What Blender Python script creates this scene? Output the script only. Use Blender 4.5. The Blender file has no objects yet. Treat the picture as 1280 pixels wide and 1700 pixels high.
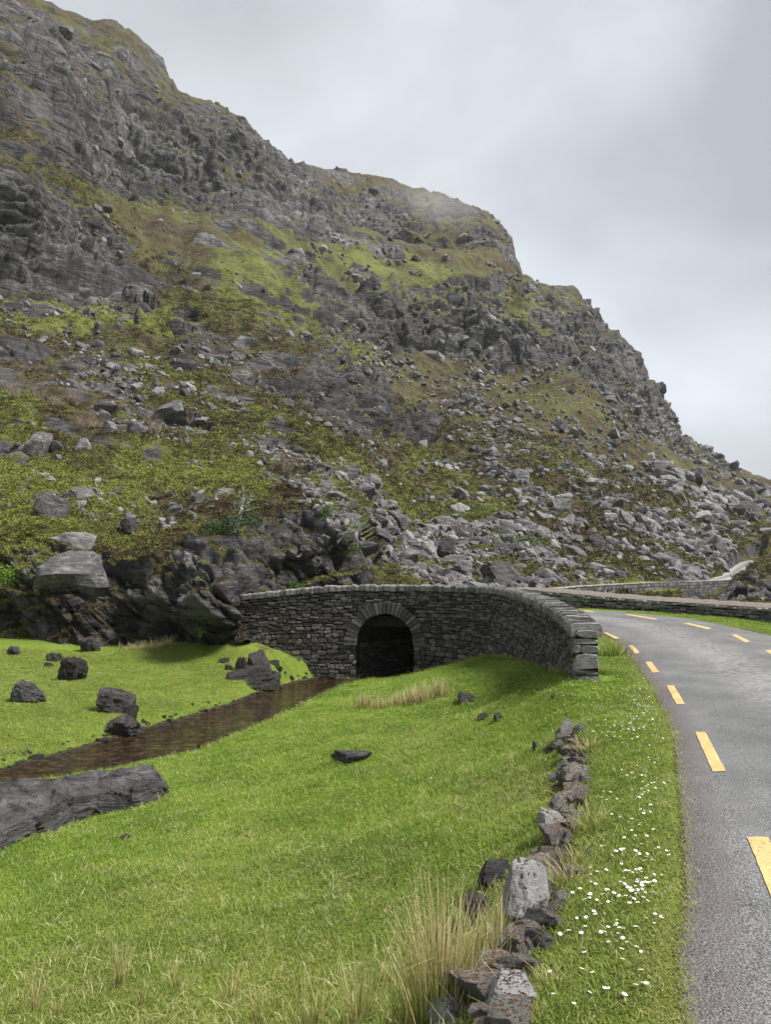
import bpy, bmesh, math, random
import numpy as np
from mathutils import Vector, Matrix, Euler, noise as mnoise
random.seed(7); np.random.seed(7)
sc = bpy.context.scene
COL = sc.collection
rad = math.radians

# ------------------------------------------------------------------ camera
EYE = 1.65; FPX = 1228.0; PITCH = rad(5.12)
cam = bpy.data.objects.new('camera', bpy.data.cameras.new('camera')); COL.objects.link(cam)
cam.location = (0, 0, EYE); cam.rotation_euler = (rad(90) + PITCH, 0, 0)
cam.data.sensor_fit = 'VERTICAL'; cam.data.sensor_height = 24; cam.data.lens = 24 * FPX / 1700
cam.data.clip_start = 0.05; cam.data.clip_end = 6000
sc.camera = cam

# ------------------------------------------------------------------ world: overcast daylight
SUN_EL, SUN_AZ = rad(54), rad(104)          # azimuth measured from +Y towards +X
world = bpy.data.worlds.new("World"); sc.world = world; world.use_nodes = True
wt = world.node_tree; wt.nodes.clear()
def wn(t, **kw):
    n = wt.nodes.new(t)
    for k, v in kw.items(): setattr(n, k, v)
    return n
sky = wn('ShaderNodeTexSky', sky_type='NISHITA', sun_disc=False, sun_elevation=SUN_EL, sun_rotation=SUN_AZ)
tc = wn('ShaderNodeTexCoord'); mp = wn('ShaderNodeMapping')
mp.inputs['Scale'].default_value = (1.0, 1.0, 1.7); mp.inputs['Rotation'].default_value = (0.2, 0.5, 0.3)
wt.links.new(tc.outputs['Generated'], mp.inputs[0])
n1 = wn('ShaderNodeTexNoise'); n1.inputs['Scale'].default_value = 2.1; n1.inputs['Detail'].default_value = 5; n1.inputs['Roughness'].default_value = .45; n1.inputs['Distortion'].default_value = .35
wt.links.new(mp.outputs[0], n1.inputs[0])
r1 = wn('ShaderNodeValToRGB')
e = r1.color_ramp.elements
e[0].position = .33; e[0].color = (.080, .083, .088, 1)
e[1].position = .66; e[1].color = (.148, .155, .163, 1)
m_ = r1.color_ramp.elements.new(.5); m_.color = (.112, .1175, .1235, 1)
wt.links.new(n1.outputs[0], r1.inputs[0])
# diffuse glow of the hidden sun through the cloud sheet
geo = wn('ShaderNodeVectorMath', operation='DOT_PRODUCT')
sd = (math.sin(rad(-12)) * math.cos(rad(28)), math.cos(rad(-12)) * math.cos(rad(28)), math.sin(rad(28)))
geo.inputs[1].default_value = sd
wt.links.new(tc.outputs['Generated'], geo.inputs[0])
mr = wn('ShaderNodeMapRange'); mr.inputs['From Min'].default_value = .45; mr.inputs['From Max'].default_value = 1.0
mr.inputs['To Min'].default_value = .95; mr.inputs['To Max'].default_value = 1.3
wt.links.new(geo.outputs['Value'], mr.inputs[0])
vs = wn('ShaderNodeVectorMath', operation='SCALE'); wt.links.new(r1.outputs[0], vs.inputs[0]); wt.links.new(mr.outputs[0], vs.inputs['Scale'])
bg1 = wn('ShaderNodeBackground'); bg1.inputs[1].default_value = .05; wt.links.new(sky.outputs[0], bg1.inputs[0])
bg2 = wn('ShaderNodeBackground'); bg2.inputs[1].default_value = 1.0; wt.links.new(vs.outputs[0], bg2.inputs[0])
mx = wn('ShaderNodeMixShader'); mx.inputs[0].default_value = .95
wt.links.new(bg1.outputs[0], mx.inputs[1]); wt.links.new(bg2.outputs[0], mx.inputs[2])
wo = wn('ShaderNodeOutputWorld'); wt.links.new(mx.outputs[0], wo.inputs[0])

sun = bpy.data.objects.new('sun', bpy.data.lights.new('sun', 'SUN')); COL.objects.link(sun)
sun.data.energy = 1.5; sun.data.angle = rad(18); sun.data.color = (1.0, .965, .91)
sv = Vector((math.sin(SUN_AZ) * math.cos(SUN_EL), math.cos(SUN_AZ) * math.cos(SUN_EL), math.sin(SUN_EL)))
sun.rotation_euler = (-sv).to_track_quat('-Z', 'Y').to_euler()

sc.view_settings.view_transform = 'Standard'; sc.view_settings.look = 'None'
sc.view_settings.gamma = 1; sc.view_settings.use_curve_mapping = False
sc.view_settings.exposure = 2.38
sc.cycles.max_bounces = 5; sc.cycles.diffuse_bounces = 3; sc.cycles.glossy_bounces = 2
sc.cycles.transmission_bounces = 2; sc.cycles.volume_bounces = 0; sc.cycles.transparent_max_bounces = 4
sc.cycles.use_adaptive_sampling = True; sc.cycles.adaptive_threshold = .02
sc.cycles.use_denoising = True

# ------------------------------------------------------------------ small maths
CP, SP = math.cos(PITCH), math.sin(PITCH)
def rdir(u, v):
    a = (np.asarray(u, float) - 640) / FPX; b = (850 - np.asarray(v, float)) / FPX
    return a, CP - b * SP, SP + b * CP
def W(u, v, Y):
    dx, dy, dz = rdir(u, v); t = Y / dy
    return np.stack([dx * t, Y + 0 * dx, EYE + dz * t], -1)
def Gz(u, v, z):
    dx, dy, dz = rdir(u, v); t = (z - EYE) / dz
    return np.stack([dx * t, dy * t, z + 0 * dx], -1)
def sstep(a, b, x):
    t = np.clip((x - a) / (b - a), 0, 1); return t * t * (3 - 2 * t)
PERM = np.random.RandomState(3).permutation(256); PERM = np.concatenate([PERM, PERM, PERM]).astype(np.int32)
_g = np.random.RandomState(5).normal(size=(256, 3)); GR = (_g / np.linalg.norm(_g, axis=1)[:, None]).astype(np.float32)
RT = np.random.RandomState(9).rand(256, 4).astype(np.float32)
def perlin(p):
    p = p.astype(np.float32); i = np.floor(p).astype(np.int32); f = p - i; i &= 255
    w = f * f * f * (f * (f * 6 - 15) + 10)
    out = 0
    for dx in (0, 1):
        A = PERM[(i[:, 0] + dx)]; wx = w[:, 0] if dx else 1 - w[:, 0]
        for dy in (0, 1):
            B = PERM[(A + i[:, 1] + dy)]; wy = w[:, 1] if dy else 1 - w[:, 1]
            for dz in (0, 1):
                g = GR[PERM[(B + i[:, 2] + dz)]]; wz = w[:, 2] if dz else 1 - w[:, 2]
                out = out + wx * wy * wz * (g[:, 0] * (f[:, 0] - dx) + g[:, 1] * (f[:, 1] - dy) + g[:, 2] * (f[:, 2] - dz))
    return out * 1.6
def fbm(p, octv=4, gain=.5, ridge=False):
    a, s, out = 1., 1., 0
    for k in range(octv):
        n = perlin(p * s + 17.3 * k); n = (1 - 2 * np.abs(n)) if ridge else n
        out = out + a * n; a *= gain; s *= 2.03
    return out
def worley(p):
    p = p.astype(np.float32); i = np.floor(p).astype(np.int32); N = len(p)
    f1 = np.full(N, 9, np.float32); f2 = f1.copy(); cid = np.zeros(N, np.int32); dv = np.zeros((N, 3), np.float32)
    for dx in (-1, 0, 1):
        A = PERM[(i[:, 0] + dx) & 255]
        for dy in (-1, 0, 1):
            B = PERM[A + ((i[:, 1] + dy) & 255)]
            for dz in (-1, 0, 1):
                h = PERM[B + ((i[:, 2] + dz) & 255)]; o = RT[h]
                d = np.stack([i[:, 0] + dx + o[:, 0], i[:, 1] + dy + o[:, 1], i[:, 2] + dz + o[:, 2]], 1).astype(np.float32) - p
                r = np.abs(d).max(1) * .9 + np.sqrt((d * d).sum(1)) * .2
                m = r < f1
                f2 = np.where(m, f1, np.minimum(f2, r)); cid = np.where(m, h, cid); dv[m] = d[m]; f1 = np.where(m, r, f1)
    return f1, f2, cid, dv
def tps(P, V, lam=0.0):
    P = np.asarray(P, float); V = np.asarray(V, float); n = len(P)
    c = P.mean(0); s = P.std(0).max(); Q = (P - c) / s
    def K(a, b):
        r2 = ((a[:, None] - b[None]) ** 2).sum(2); return r2 * np.log(r2 + 1e-9)
    A = np.zeros((n + 3, n + 3)); A[:n, :n] = K(Q, Q) + lam * np.eye(n); A[:n, n] = 1; A[:n, n + 1:] = Q; A[n:, :n] = A[:n, n:].T
    w = np.linalg.solve(A, np.concatenate([V, [0, 0, 0]]))
    def f(X):
        X = (np.asarray(X, float) - c) / s; out = np.empty(len(X))
        for k in range(0, len(X), 60000):
            x = X[k:k + 60000]; out[k:k + 60000] = K(x, Q) @ w[:n] + w[n] + x @ w[n + 1:]
        return out
    return f
def seg_dist(P, poly):
    """distance of points to an open polyline, and arc parameter"""
    P = np.asarray(P, float); Q = np.array([q[:2] for q in poly], float)
    if len(P) * len(Q) < 400000:
        A = Q[:-1]; AB = Q[1:] - A; L = (AB * AB).sum(1) + 1e-12; D = P[:, None] - A[None]
        t = np.clip((D * AB).sum(2) / L, 0, 1); D -= t[..., None] * AB; return np.sqrt((D * D).sum(2).min(1))
    best = np.full(len(P), 1e18); x, y = np.ascontiguousarray(P[:, 0]), np.ascontiguousarray(P[:, 1])
    for (ax, ay), (bx, by) in zip(Q[:-1], Q[1:]):
        ex, ey = bx - ax, by - ay; dx, dy = x - ax, y - ay
        t = np.clip((dx * ex + dy * ey) / (ex * ex + ey * ey + 1e-12), 0, 1); dx -= t * ex; dy -= t * ey
        np.minimum(best, dx * dx + dy * dy, out=best)
    return np.sqrt(best)
def in_poly(P, poly):
    x, y = P[:, 0], P[:, 1]; ins = np.zeros(len(P), bool); n = len(poly)
    for k in range(n):
        x0, y0 = poly[k][:2]; x1, y1 = poly[(k + 1) % n][:2]
        if y0 == y1: continue
        c = ((y0 > y) != (y1 > y)) & (x < (x1 - x0) * (y - y0) / (y1 - y0) + x0)
        ins ^= c
    return ins
def resample(pts, step):
    """Catmull-Rom through pts (any dimension), then even arc steps"""
    P = np.asarray(pts, float); P = np.vstack([2 * P[0] - P[1], P, 2 * P[-1] - P[-2]]); out = []
    for k in range(1, len(P) - 2):
        for t in np.linspace(0, 1, 24, endpoint=False):
            a, b, c, d = P[k - 1:k + 3]
            out.append(.5 * (2 * b + (c - a) * t + (2 * a - 5 * b + 4 * c - d) * t * t + (3 * b - a - 3 * c + d) * t ** 3))
    out.append(P[-2]); out = np.array(out)
    s = np.concatenate([[0], np.cumsum(np.linalg.norm(np.diff(out[:, :2], axis=0), axis=1))])
    q = np.arange(0, s[-1], step); q = np.append(q, s[-1])
    return np.stack([np.interp(q, s, out[:, j]) for j in range(out.shape[1])], 1), q

# ------------------------------------------------------------------ object helpers
def tag(o, label=None, cat=None, group=None, kind=None):
    if label: o['label'] = label
    if cat: o['category'] = cat
    if group: o['group'] = group
    if kind: o['kind'] = kind
    return o
def mesh_np(name, V, F, mats=(), attrs=None, smooth=False, mi=None):
    me = bpy.data.meshes.new(name); V = np.asarray(V, np.float32); F = np.asarray(F, np.int32)
    k = F.shape[1] if F.ndim == 2 and len(F) else 3
    me.vertices.add(len(V)); me.vertices.foreach_set('co', V.ravel())
    if len(F):
        me.loops.add(len(F) * k); me.loops.foreach_set('vertex_index', F.ravel())
        me.polygons.add(len(F)); me.polygons.foreach_set('loop_start', np.arange(len(F), dtype=np.int32) * k)
        if mi is not None: me.polygons.foreach_set('material_index', np.asarray(mi, np.int32))
        me.polygons.foreach_set('use_smooth', np.full(len(F), smooth))
    for m in mats: me.materials.append(m)
    for a, x in (attrs or {}).items():
        if x.ndim == 2: me.attributes.new(a, 'FLOAT_VECTOR', 'POINT').data.foreach_set('vector', x.astype(np.float32).ravel())
        elif x.dtype.kind == 'i': me.attributes.new(a, 'INT', 'POINT').data.foreach_set('value', x.astype(np.int32))
        else: me.attributes.new(a, 'FLOAT', 'POINT').data.foreach_set('value', x.astype(np.float32))
    me.update(calc_edges=True); me.validate()
    return me
def ob(name, me, parent=None, loc=None, rot=None, scale=None):
    o = bpy.data.objects.new(name, me); COL.objects.link(o)
    if parent: o.parent = parent
    if loc is not None: o.location = loc
    if rot is not None: o.rotation_euler = rot
    if scale is not None: o.scale = scale
    return o
def empty(name, loc=(0, 0, 0), rz=0):
    o = bpy.data.objects.new(name, None); COL.objects.link(o); o.location = loc; o.rotation_euler = (0, 0, rz); return o
def pymesh(name, V, F, mats=(), smooth=False):
    me = bpy.data.meshes.new(name); me.from_pydata([tuple(v) for v in V], [], F)
    for m in mats: me.materials.append(m)
    if smooth: me.polygons.foreach_set('use_smooth', [True] * len(F))
    me.update(); return me
def copy_tree(o, parent=None):
    c = o.copy(); COL.objects.link(c)
    if parent: c.parent = parent
    for ch in o.children: copy_tree(ch, c)
    return c

# ------------------------------------------------------------------ node materials
class MT:
    def __init__(s, name):
        s.m = bpy.data.materials.new(name); s.m.use_nodes = True; s.t = s.m.node_tree; s.t.nodes.clear()
        s.out = s.t.nodes.new('ShaderNodeOutputMaterial'); s.b = s.t.nodes.new('ShaderNodeBsdfPrincipled')
        s.t.links.new(s.b.outputs[0], s.out.inputs[0]); s.b.inputs['Specular IOR Level'].default_value = .3
    def put(s, sock, v):
        if v is None: return
        if isinstance(v, bpy.types.NodeSocket): s.t.links.new(v, sock)
        elif isinstance(v, (tuple, list)) and len(v) == 3 and sock.type == 'RGBA': sock.default_value = (*v, 1)
        else: sock.default_value = v
    def node(s, typ, ins=None, **props):
        n = s.t.nodes.new(typ)
        for k, v in props.items(): setattr(n, k, v)
        for k, v in (ins or {}).items(): s.put(n.inputs[k], v)
        return n
    def pos(s): return s.node('ShaderNodeNewGeometry').outputs['Position']
    def nrm(s): return s.node('ShaderNodeNewGeometry').outputs['Normal']
    def obj(s):
        t = s.node('ShaderNodeTexCoord').outputs['Object']; r = s.node('ShaderNodeObjectInfo').outputs['Random']
        return s.vm('ADD', t, s.node('ShaderNodeCombineXYZ', {0: s.math('MULTIPLY', r, 37.), 1: s.math('MULTIPLY', r, 91.), 2: r}).outputs[0])
    def rnd(s): return s.math('FRACT', s.math('ADD', s.node('ShaderNodeObjectInfo').outputs['Random'], s.node('ShaderNodeNewGeometry').outputs['Random Per Island']))
    def vm(s, op, a, b=None, sc_=None):
        n = s.node('ShaderNodeVectorMath', operation=op); s.put(n.inputs[0], a)
        if b is not None: s.put(n.inputs[1], b)
        if sc_ is not None: s.put(n.inputs['Scale'], sc_)
        return n.outputs['Value'] if op == 'DOT_PRODUCT' else n.outputs[0]
    def math(s, op, a, b=None, clamp=False):
        n = s.node('ShaderNodeMath', operation=op, use_clamp=clamp); s.put(n.inputs[0], a)
        if b is not None: s.put(n.inputs[1], b)
        return n.outputs[0]
    def noise(s, vec, scale, detail=4, rough=.55, dist=0.):
        return s.node('ShaderNodeTexNoise', {'Vector': vec, 'Scale': scale, 'Detail': detail, 'Roughness': rough, 'Distortion': dist}).outputs[0]
    def vor(s, vec, scale, feat='F1', out='Distance'):
        return s.node('ShaderNodeTexVoronoi', {'Vector': vec, 'Scale': scale}, feature=feat).outputs[out]
    def ramp(s, fac, stops):
        n = s.node('ShaderNodeValToRGB', {0: fac}); el = n.color_ramp.elements
        while len(el) < len(stops): el.new(.5)
        for q, (p, c) in zip(el, stops):
            q.position = p; q.color = (c, c, c, 1) if isinstance(c, (int, float)) else (*c, 1)
        return n.outputs[0]
    def map(s, v, a, b, c=0., d=1.):
        return s.node('ShaderNodeMapRange', {0: v, 1: a, 2: b, 3: c, 4: d}).outputs[0]
    def mix(s, f, a, b, mode='MIX'):
        n = s.node('ShaderNodeMix', data_type='RGBA', blend_type=mode); s.put(n.inputs[0], f); s.put(n.inputs[6], a); s.put(n.inputs[7], b)
        return n.outputs[2]
    def attr(s, name, typ='GEOMETRY'):
        return s.node('ShaderNodeAttribute', attribute_name=name, attribute_type=typ).outputs['Fac']
    def nz(s): return s.node('ShaderNodeSeparateXYZ', {0: s.nrm()}).outputs[2]
    def bump(s, h, strength=.5, dist=.02, normal=None):
        return s.node('ShaderNodeBump', {'Height': h, 'Strength': strength, 'Distance': dist, 'Normal': normal}).outputs[0]
    def fin(s, col, rough=.85, normal=None, spec=.3):
        s.put(s.b.inputs['Base Color'], col); s.put(s.b.inputs['Roughness'], rough)
        if normal is not None: s.t.links.new(normal, s.b.inputs['Normal'])
        s.b.inputs['Specular IOR Level'].default_value = spec
        return s.m

GREENS = dict(lush=(.105, .165, .022), mid=(.085, .115, .022), olive=(.075, .075, .024), brown=(.06, .042, .022), straw=(.26, .21, .09))
def veg_color(t, p, lush):
    """heath and grass colours of the hillside, from world position"""
    a = t.noise(p, .35, 8, .72); b = t.noise(p, 1.7, 5, .7); c = t.noise(p, .06, 4, .55)
    k = t.math('ADD', t.math('MULTIPLY', a, .42), t.math('MULTIPLY', b, .58))
    k = t.math('ADD', k, t.math('MULTIPLY', t.math('SUBTRACT', c, .5), .35))
    k = t.math('ADD', k, t.math('MULTIPLY', t.math('SUBTRACT', lush, .35), .26))
    col = t.ramp(k, [(.39, (.042, .028, .018)), (.46, (.082, .060, .032)), (.525, (.098, .090, .032)), (.59, (.118, .132, .032)), (.69, (.18, .205, .045))])
    dry = t.ramp(t.noise(p, .9, 5, .65), [(.6, 0.), (.74, 1.)])
    return t.mix(t.math('MULTIPLY', dry, .3), col, (.19, .165, .085))
def mat_mountain():
    t = MT('mountain_ground'); p = t.pos()
    tone = t.attr('tone'); veg = t.attr('veg'); lush = t.attr('lush'); wet = t.attr('wet')
    q = t.node('ShaderNodeMapping', {'Vector': p, 'Rotation': (.25, .32, 0.), 'Scale': (.6, .6, 2.2)}).outputs[0]
    a = t.noise(q, .5, 9, .66, .4); b = t.noise(p, .09, 5, .6); c = t.noise(q, 2.6, 6, .7)
    k = t.math('ADD', t.math('MULTIPLY', a, .5), t.math('MULTIPLY', c, .3)); k = t.math('ADD', k, t.math('MULTIPLY', tone, .22))
    rock = t.ramp(k, [(.34, (.022, .020, .021)), (.44, (.090, .085, .086)), (.53, (.185, .177, .178)), (.64, (.40, .385, .385))])
    st = t.noise(t.node('ShaderNodeMapping', {'Vector': p, 'Rotation': (.18, .30, .1), 'Scale': (.16, .16, 1.5)}).outputs[0], 1., 8, .7, .8)
    rock = t.mix(t.ramp(b, [(.42, 0.), (.66, .55)]), rock, (.115, .108, .122))
    vst = t.noise(t.node('ShaderNodeMapping', {'Vector': p, 'Scale': (.55, .55, .07)}).outputs[0], 1., 7, .65, .3)
    rock = t.mix(.8, rock, t.ramp(vst, [(.38, .35), (.5, .95), (.62, 1.), (.7, 1.3)]), 'MULTIPLY')
    rock = t.mix(1., rock, t.ramp(t.noise(p, .045, 5, .6), [(.36, .5), (.52, 1.), (.66, 1.3)]), 'MULTIPLY')
    rock = t.mix(1., rock, t.ramp(st, [(.39, .12), (.46, .85), (.6, 1.), (.68, 1.9)]), 'MULTIPLY')
    rock = t.mix(t.math('MULTIPLY', wet, .8), rock, t.mix(.85, rock, (.36, .34, .35), 'MULTIPLY'))
    lich = t.ramp(t.noise(p, 3.4, 5, .7), [(.66, 0.), (.72, .6)])
    rock = t.mix(t.math('MULTIPLY', lich, t.math('SUBTRACT', 1., wet)), rock, (.42, .42, .40))
    vc = veg_color(t, p, lush)
    edge = t.math('ADD', veg, t.math('ADD', t.math('MULTIPLY', t.math('SUBTRACT', t.noise(p, 1.1, 7, .72), .5), 1.15), t.math('MULTIPLY', t.math('SUBTRACT', t.noise(p, .22, 5, .65), .5), .8)))
    edge = t.ramp(edge, [(.44, 0.), (.56, 1.)])
    col = t.mix(edge, rock, vc)
    h = t.math('ADD', t.noise(p, 2.2, 8, .7), t.math('MULTIPLY', t.noise(q, .8, 8, .7), 1.5))
    t.fin(col, t.math('SUBTRACT', .88, t.math('MULTIPLY', wet, .42)), t.bump(h, 1., .6), .25)
    t.put(t.b.inputs['Roughness'], t.map(t.math('MULTIPLY', wet, t.math('SUBTRACT', 1., edge)), 0., 1., .9, .42))
    return t.m
def mat_bush(name='heath_leaves'):
    t = MT(name); p = t.pos(); r = t.attr('rnd', 'INSTANCER'); lush = t.attr('lsh', 'INSTANCER')
    col = veg_color(t, p, t.math('ADD', lush, t.math('MULTIPLY', t.math('SUBTRACT', r, .5), 1.1)))
    col = t.mix(t.ramp(t.noise(p, 14., 2, .5), [(.3, .4), (.65, 0.)]), t.mix(1., col, (1.35, 1.35, 1.35), 'MULTIPLY'), (.045, .034, .02))
    return t.fin(col, .9, spec=.15)
def mat_rock(name, dark, mid, light, moss=0., lichen=.3, world=False, mosscol=(.22, .10, .02), rough=.85, sc_=1., bedding=2.4, rvar=.22):
    t = MT(name); p = t.pos() if world else t.obj(); r = t.rnd()
    q = t.node('ShaderNodeMapping', {'Vector': p, 'Rotation': (.5, .35, .2), 'Scale': (1., 1., bedding)}).outputs[0]
    a = t.noise(q, 1.6 * sc_, 8, .68, .5); b = t.noise(p, 5.5 * sc_, 5, .7)
    k = t.math('ADD', t.math('MULTIPLY', a, .7), t.math('MULTIPLY', b, .3)); k = t.math('ADD', k, t.math('MULTIPLY', t.math('SUBTRACT', r, .5), rvar))
    col = t.ramp(k, [(.34, dark), (.5, mid), (.66, light)])
    li = t.ramp(t.noise(p, 4.2 * sc_, 6, .68), [(.60, 0.), (.67, 1.)])
    col = t.mix(t.math('MULTIPLY', li, lichen), col, (.50, .50, .47))
    fine = t.noise(p, 40. * sc_, 3, .6)
    col = t.mix(.35, col, t.ramp(fine, [(.3, .35), (.7, 1.)]), 'MULTIPLY') if not world else col
    if moss > 0:
        ms = t.math('ADD', t.noise(p, 2.3 * sc_, 5, .65), t.math('MULTIPLY', t.nz(), .14))
        ms = t.ramp(ms, [(.70 - moss * .2, 0.), (.73 - moss * .2, 1.)])
        mc = t.ramp(t.noise(p, 9. * sc_, 3, .6), [(.35, (.05, .022, .010)), (.6, mosscol), (.75, (.30, .19, .03))])
        col = t.mix(ms, col, mc)
    sl = t.noise(t.node('ShaderNodeMapping', {'Vector': p, 'Rotation': (.5, .35, .2), 'Scale': (.7, .7, 7.)}).outputs[0], 1.6 * sc_, 7, .68, .6)
    if not name.startswith('dark_j'): col = t.mix(.8, col, t.ramp(sl, [(.36, .35), (.46, .95), (.58, 1.), (.68, 1.35)]), 'MULTIPLY')
    cr = t.vor(t.vm('ADD', q, t.node('ShaderNodeTexNoise', {'Vector': p, 'Scale': 2.5 * sc_, 'Detail': 3}).outputs[1]), 1.5 * sc_, 'DISTANCE_TO_EDGE'); crk = t.ramp(cr, [(0., 0.), (.03, 1.)])
    h = t.math('ADD', t.math('MULTIPLY', t.noise(q, 6. * sc_, 8, .75), 1.), t.math('ADD', t.math('MULTIPLY', crk, .25), sl))
    return t.fin(col, rough, t.bump(h, 1., .11 / sc_), .35)
M = {}
M['mountain'] = mat_mountain(); M['heath'] = mat_bush()
M['rock'] = mat_rock('grey_boulder', (.045, .042, .044), (.13, .123, .127), (.31, .30, .296), sc_=1.0, lichen=.45)
M['rock_pale'] = mat_rock('pale_boulder', (.09, .086, .088), (.22, .213, .213), (.44, .43, .42), sc_=1.0, lichen=.5)
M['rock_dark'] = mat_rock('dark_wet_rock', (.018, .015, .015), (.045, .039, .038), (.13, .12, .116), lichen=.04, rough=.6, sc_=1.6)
M['rock_slab'] = mat_rock('meadow_slab', (.06, .055, .056), (.15, .142, .143), (.31, .30, .295), lichen=.22, rough=.72, sc_=.9, bedding=4.)
M['wallrock'] = mat_rock('mossy_wall_rock', (.13, .122, .118), (.27, .255, .245), (.45, .44, .42), moss=.30, lichen=.4, sc_=3.)
M['wallwhite'] = mat_rock('white_wall_rock', (.42, .415, .42), (.68, .67, .68), (.82, .81, .82), moss=.20, lichen=.5, mosscol=(.10, .03, .012), sc_=2.5)
M['bridge'] = mat_rock('bridge_stone', (.042, .037, .034), (.112, .101, .094), (.27, .253, .24), lichen=.22, sc_=5., rough=.8, rvar=.26)
M['voussoir'] = mat_rock('arch_stone', (.045, .042, .040), (.105, .099, .095), (.22, .21, .203), lichen=.25, sc_=5., rough=.8)
M['coping'] = mat_rock('coping_stone', (.10, .095, .09), (.21, .203, .193), (.38, .37, .352), lichen=.5, sc_=5.)
M['farwall'] = mat_rock('roadside_wall_stone', (.09, .085, .078), (.20, .19, .177), (.37, .36, .335), lichen=.3, sc_=4.)
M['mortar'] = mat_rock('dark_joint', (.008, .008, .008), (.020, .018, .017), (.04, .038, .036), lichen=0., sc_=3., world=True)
M['gravel'] = mat_rock('reddish_gravel', (.11, .092, .078), (.18, .155, .132), (.27, .245, .215), lichen=.2, sc_=6., world=True)

# ------------------------------------------------------------------ plan of the place
def zroad(x, y):
    y = np.asarray(y, float); return .36 * sstep(12, 31, y)
LE = [(.2, -8), (.75, 0), (1.05, 2.7), (1.62, 4.2), (2.42, 6.33), (3.15, 8.4), (3.83, 10.66), (4.37, 12.7), (5.3, 16.6), (5.85, 20), (5.75, 22.6), (5.0, 25.2), (3.4, 27.0), (1, 27.7), (-2, 27.9), (-6, 28.2)]
RE = [(5.0, -8), (5.5, 0), (5.95, 2.7), (6.45, 4.4), (7.2, 6.6), (7.95, 9), (8.6, 11.2), (9.2, 13.5), (10.0, 17), (10.4, 20.3), (10.4, 25.2), (9.4, 28.5), (8.0, 30.7), (5, 32.4), (1, 33.1), (-6, 33.5)]
ROADPOLY = [tuple(p[:2]) for p in resample(LE, .5)[0]] + [tuple(p[:2]) for p in resample(RE, .5)[0][::-1]]
# outer face line of the bridge parapet: image column, row of the top edge, distance
bp = [(953, 1036, 12.35), (944, 1026, 12.9), (930, 1015, 13.8), (899, 997, 16.8), (870, 986, 19.2), (836, 977, 21.8), (804, 973, 23.8), (748, 972, 25.4), (690, 971, 26.1), (640, 971, 26.35), (590, 971, 26.5), (540, 973, 26.6), (480, 978, 26.75), (415, 985, 26.9), (385, 987, 27.05)]
BPT = [tuple(W(*q)) for q in bp]
BPATH, BS = resample(BPT, .05)
_t = np.gradient(BPATH[:, :2], axis=0); _t /= np.linalg.norm(_t, axis=1)[:, None]
BN = np.stack([-_t[:, 1], _t[:, 0]], 1)              # normal; make it face the meadow
if BN[-40] @ np.array([0, -1]) < 0: BN = -BN
def bpos(s, off, z=None):
    x = np.interp(s, BS, BPATH[:, 0]); y = np.interp(s, BS, BPATH[:, 1]); n0 = np.interp(s, BS, BN[:, 0]); n1 = np.interp(s, BS, BN[:, 1])
    return np.array([x + n0 * off, y + n1 * off, np.interp(s, BS, BPATH[:, 2]) if z is None else z])
WATER = -1.88
TDIR = np.array([.61, .79])
def wl(u, v): return tuple(Gz(u, v, WATER)[:2])
near_edge = [(-30., 9.5), (-14, 11.2)] + [wl(*q) for q in [(0, 1312), (180, 1284), (250, 1268), (325, 1252), (352, 1238), (430, 1206), (480, 1182), (530, 1158), (565, 1141), (610, 1131)]] + [(.95, 25.6), (1.02, 26.5), (1.45, 26.62), (1.45 + .61 * 11, 26.62 + .79 * 11)]
far_edge = [(-30., 12.5), (-14, 13.2)] + [wl(*q) for q in [(0, 1279), (60, 1262), (150, 1237), (220, 1216), (300, 1194), (380, 1170), (420, 1153), (450, 1144), (490, 1133), (535, 1124)]] + [(-1.07, 26.2), (-1.07, 26.5), (-1.5, 26.62), (-1.5 + .61 * 11, 26.62 + .79 * 11)]
STREAM = near_edge + far_edge[::-1]
# ruined wall line in the verge
RW = [(.15, 2.4), (.45, 3.2), (.82, 4.15), (1.05, 4.7), (1.22, 5.3), (1.5, 6.2), (1.72, 7.0), (2.0, 8.1), (2.15, 8.9)]
gc = []   # ground controls x,y,z
def gu(u, v, z): p = Gz(u, v, z); gc.append((p[0], p[1], z))
for q in [(300, 1700, -.82), (0, 1700, -.95), (100, 1600, -1.0), (200, 1450, -1.2), (450, 1350, -1.2), (270, 1320, -1.6), (0, 1410, -1.55), (250, 1262, -1.80), (340, 1250, -1.74), (470, 1183, -1.78),
          (575, 1136, -1.80), (640, 1127, -1.72), (600, 1250, -1.2), (600, 1400, -.9), (600, 1550, -.75), (750, 1640, -.58), (800, 1300, -.72), (850, 1200, -.6), (900, 1140, -.36), (800, 1180, -.88), (700, 1180, -1.15),
          (450, 1230, -1.5), (560, 1180, -1.5), (0, 1262, -1.76), (0, 1200, -1.5), (0, 1130, -1.25), (200, 1180, -1.6), (200, 1120, -1.25), (320, 1140, -1.5), (900, 1330, -.42), (850, 1450, -.45), (750, 1450, -.62), (900, 1230, -.48)]: gu(*q)
for u, v, D in [(0, 1062, 29), (200, 1074, 28.3), (415, 1070, 26.2), (330, 1098, 25.2), (480, 1090, 26.5), (531, 1112, 26.2), (700, 1115, 25.8), (740, 1106, 25.2), (800, 1091, 23.5), (836, 1092, 21.6), (870, 1098, 19.0), (900, 1107, 16.7), (930, 1118, 13.8), (953, 1124, 12.4), (-200, 1060, 30), (-300, 1130, 22)]:
    p = W(u, v, D); gc.append(tuple(p))
for x, y in LE[:9]: gc += [(x, y, 0. if y < 13 else zroad(x, y)), (x + 2, y, 0.)]
for (x, y) in RW: gc += [(x + .25, y, -.06), (x - .35, y, -.40 if y < 6 else -.42)]
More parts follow.
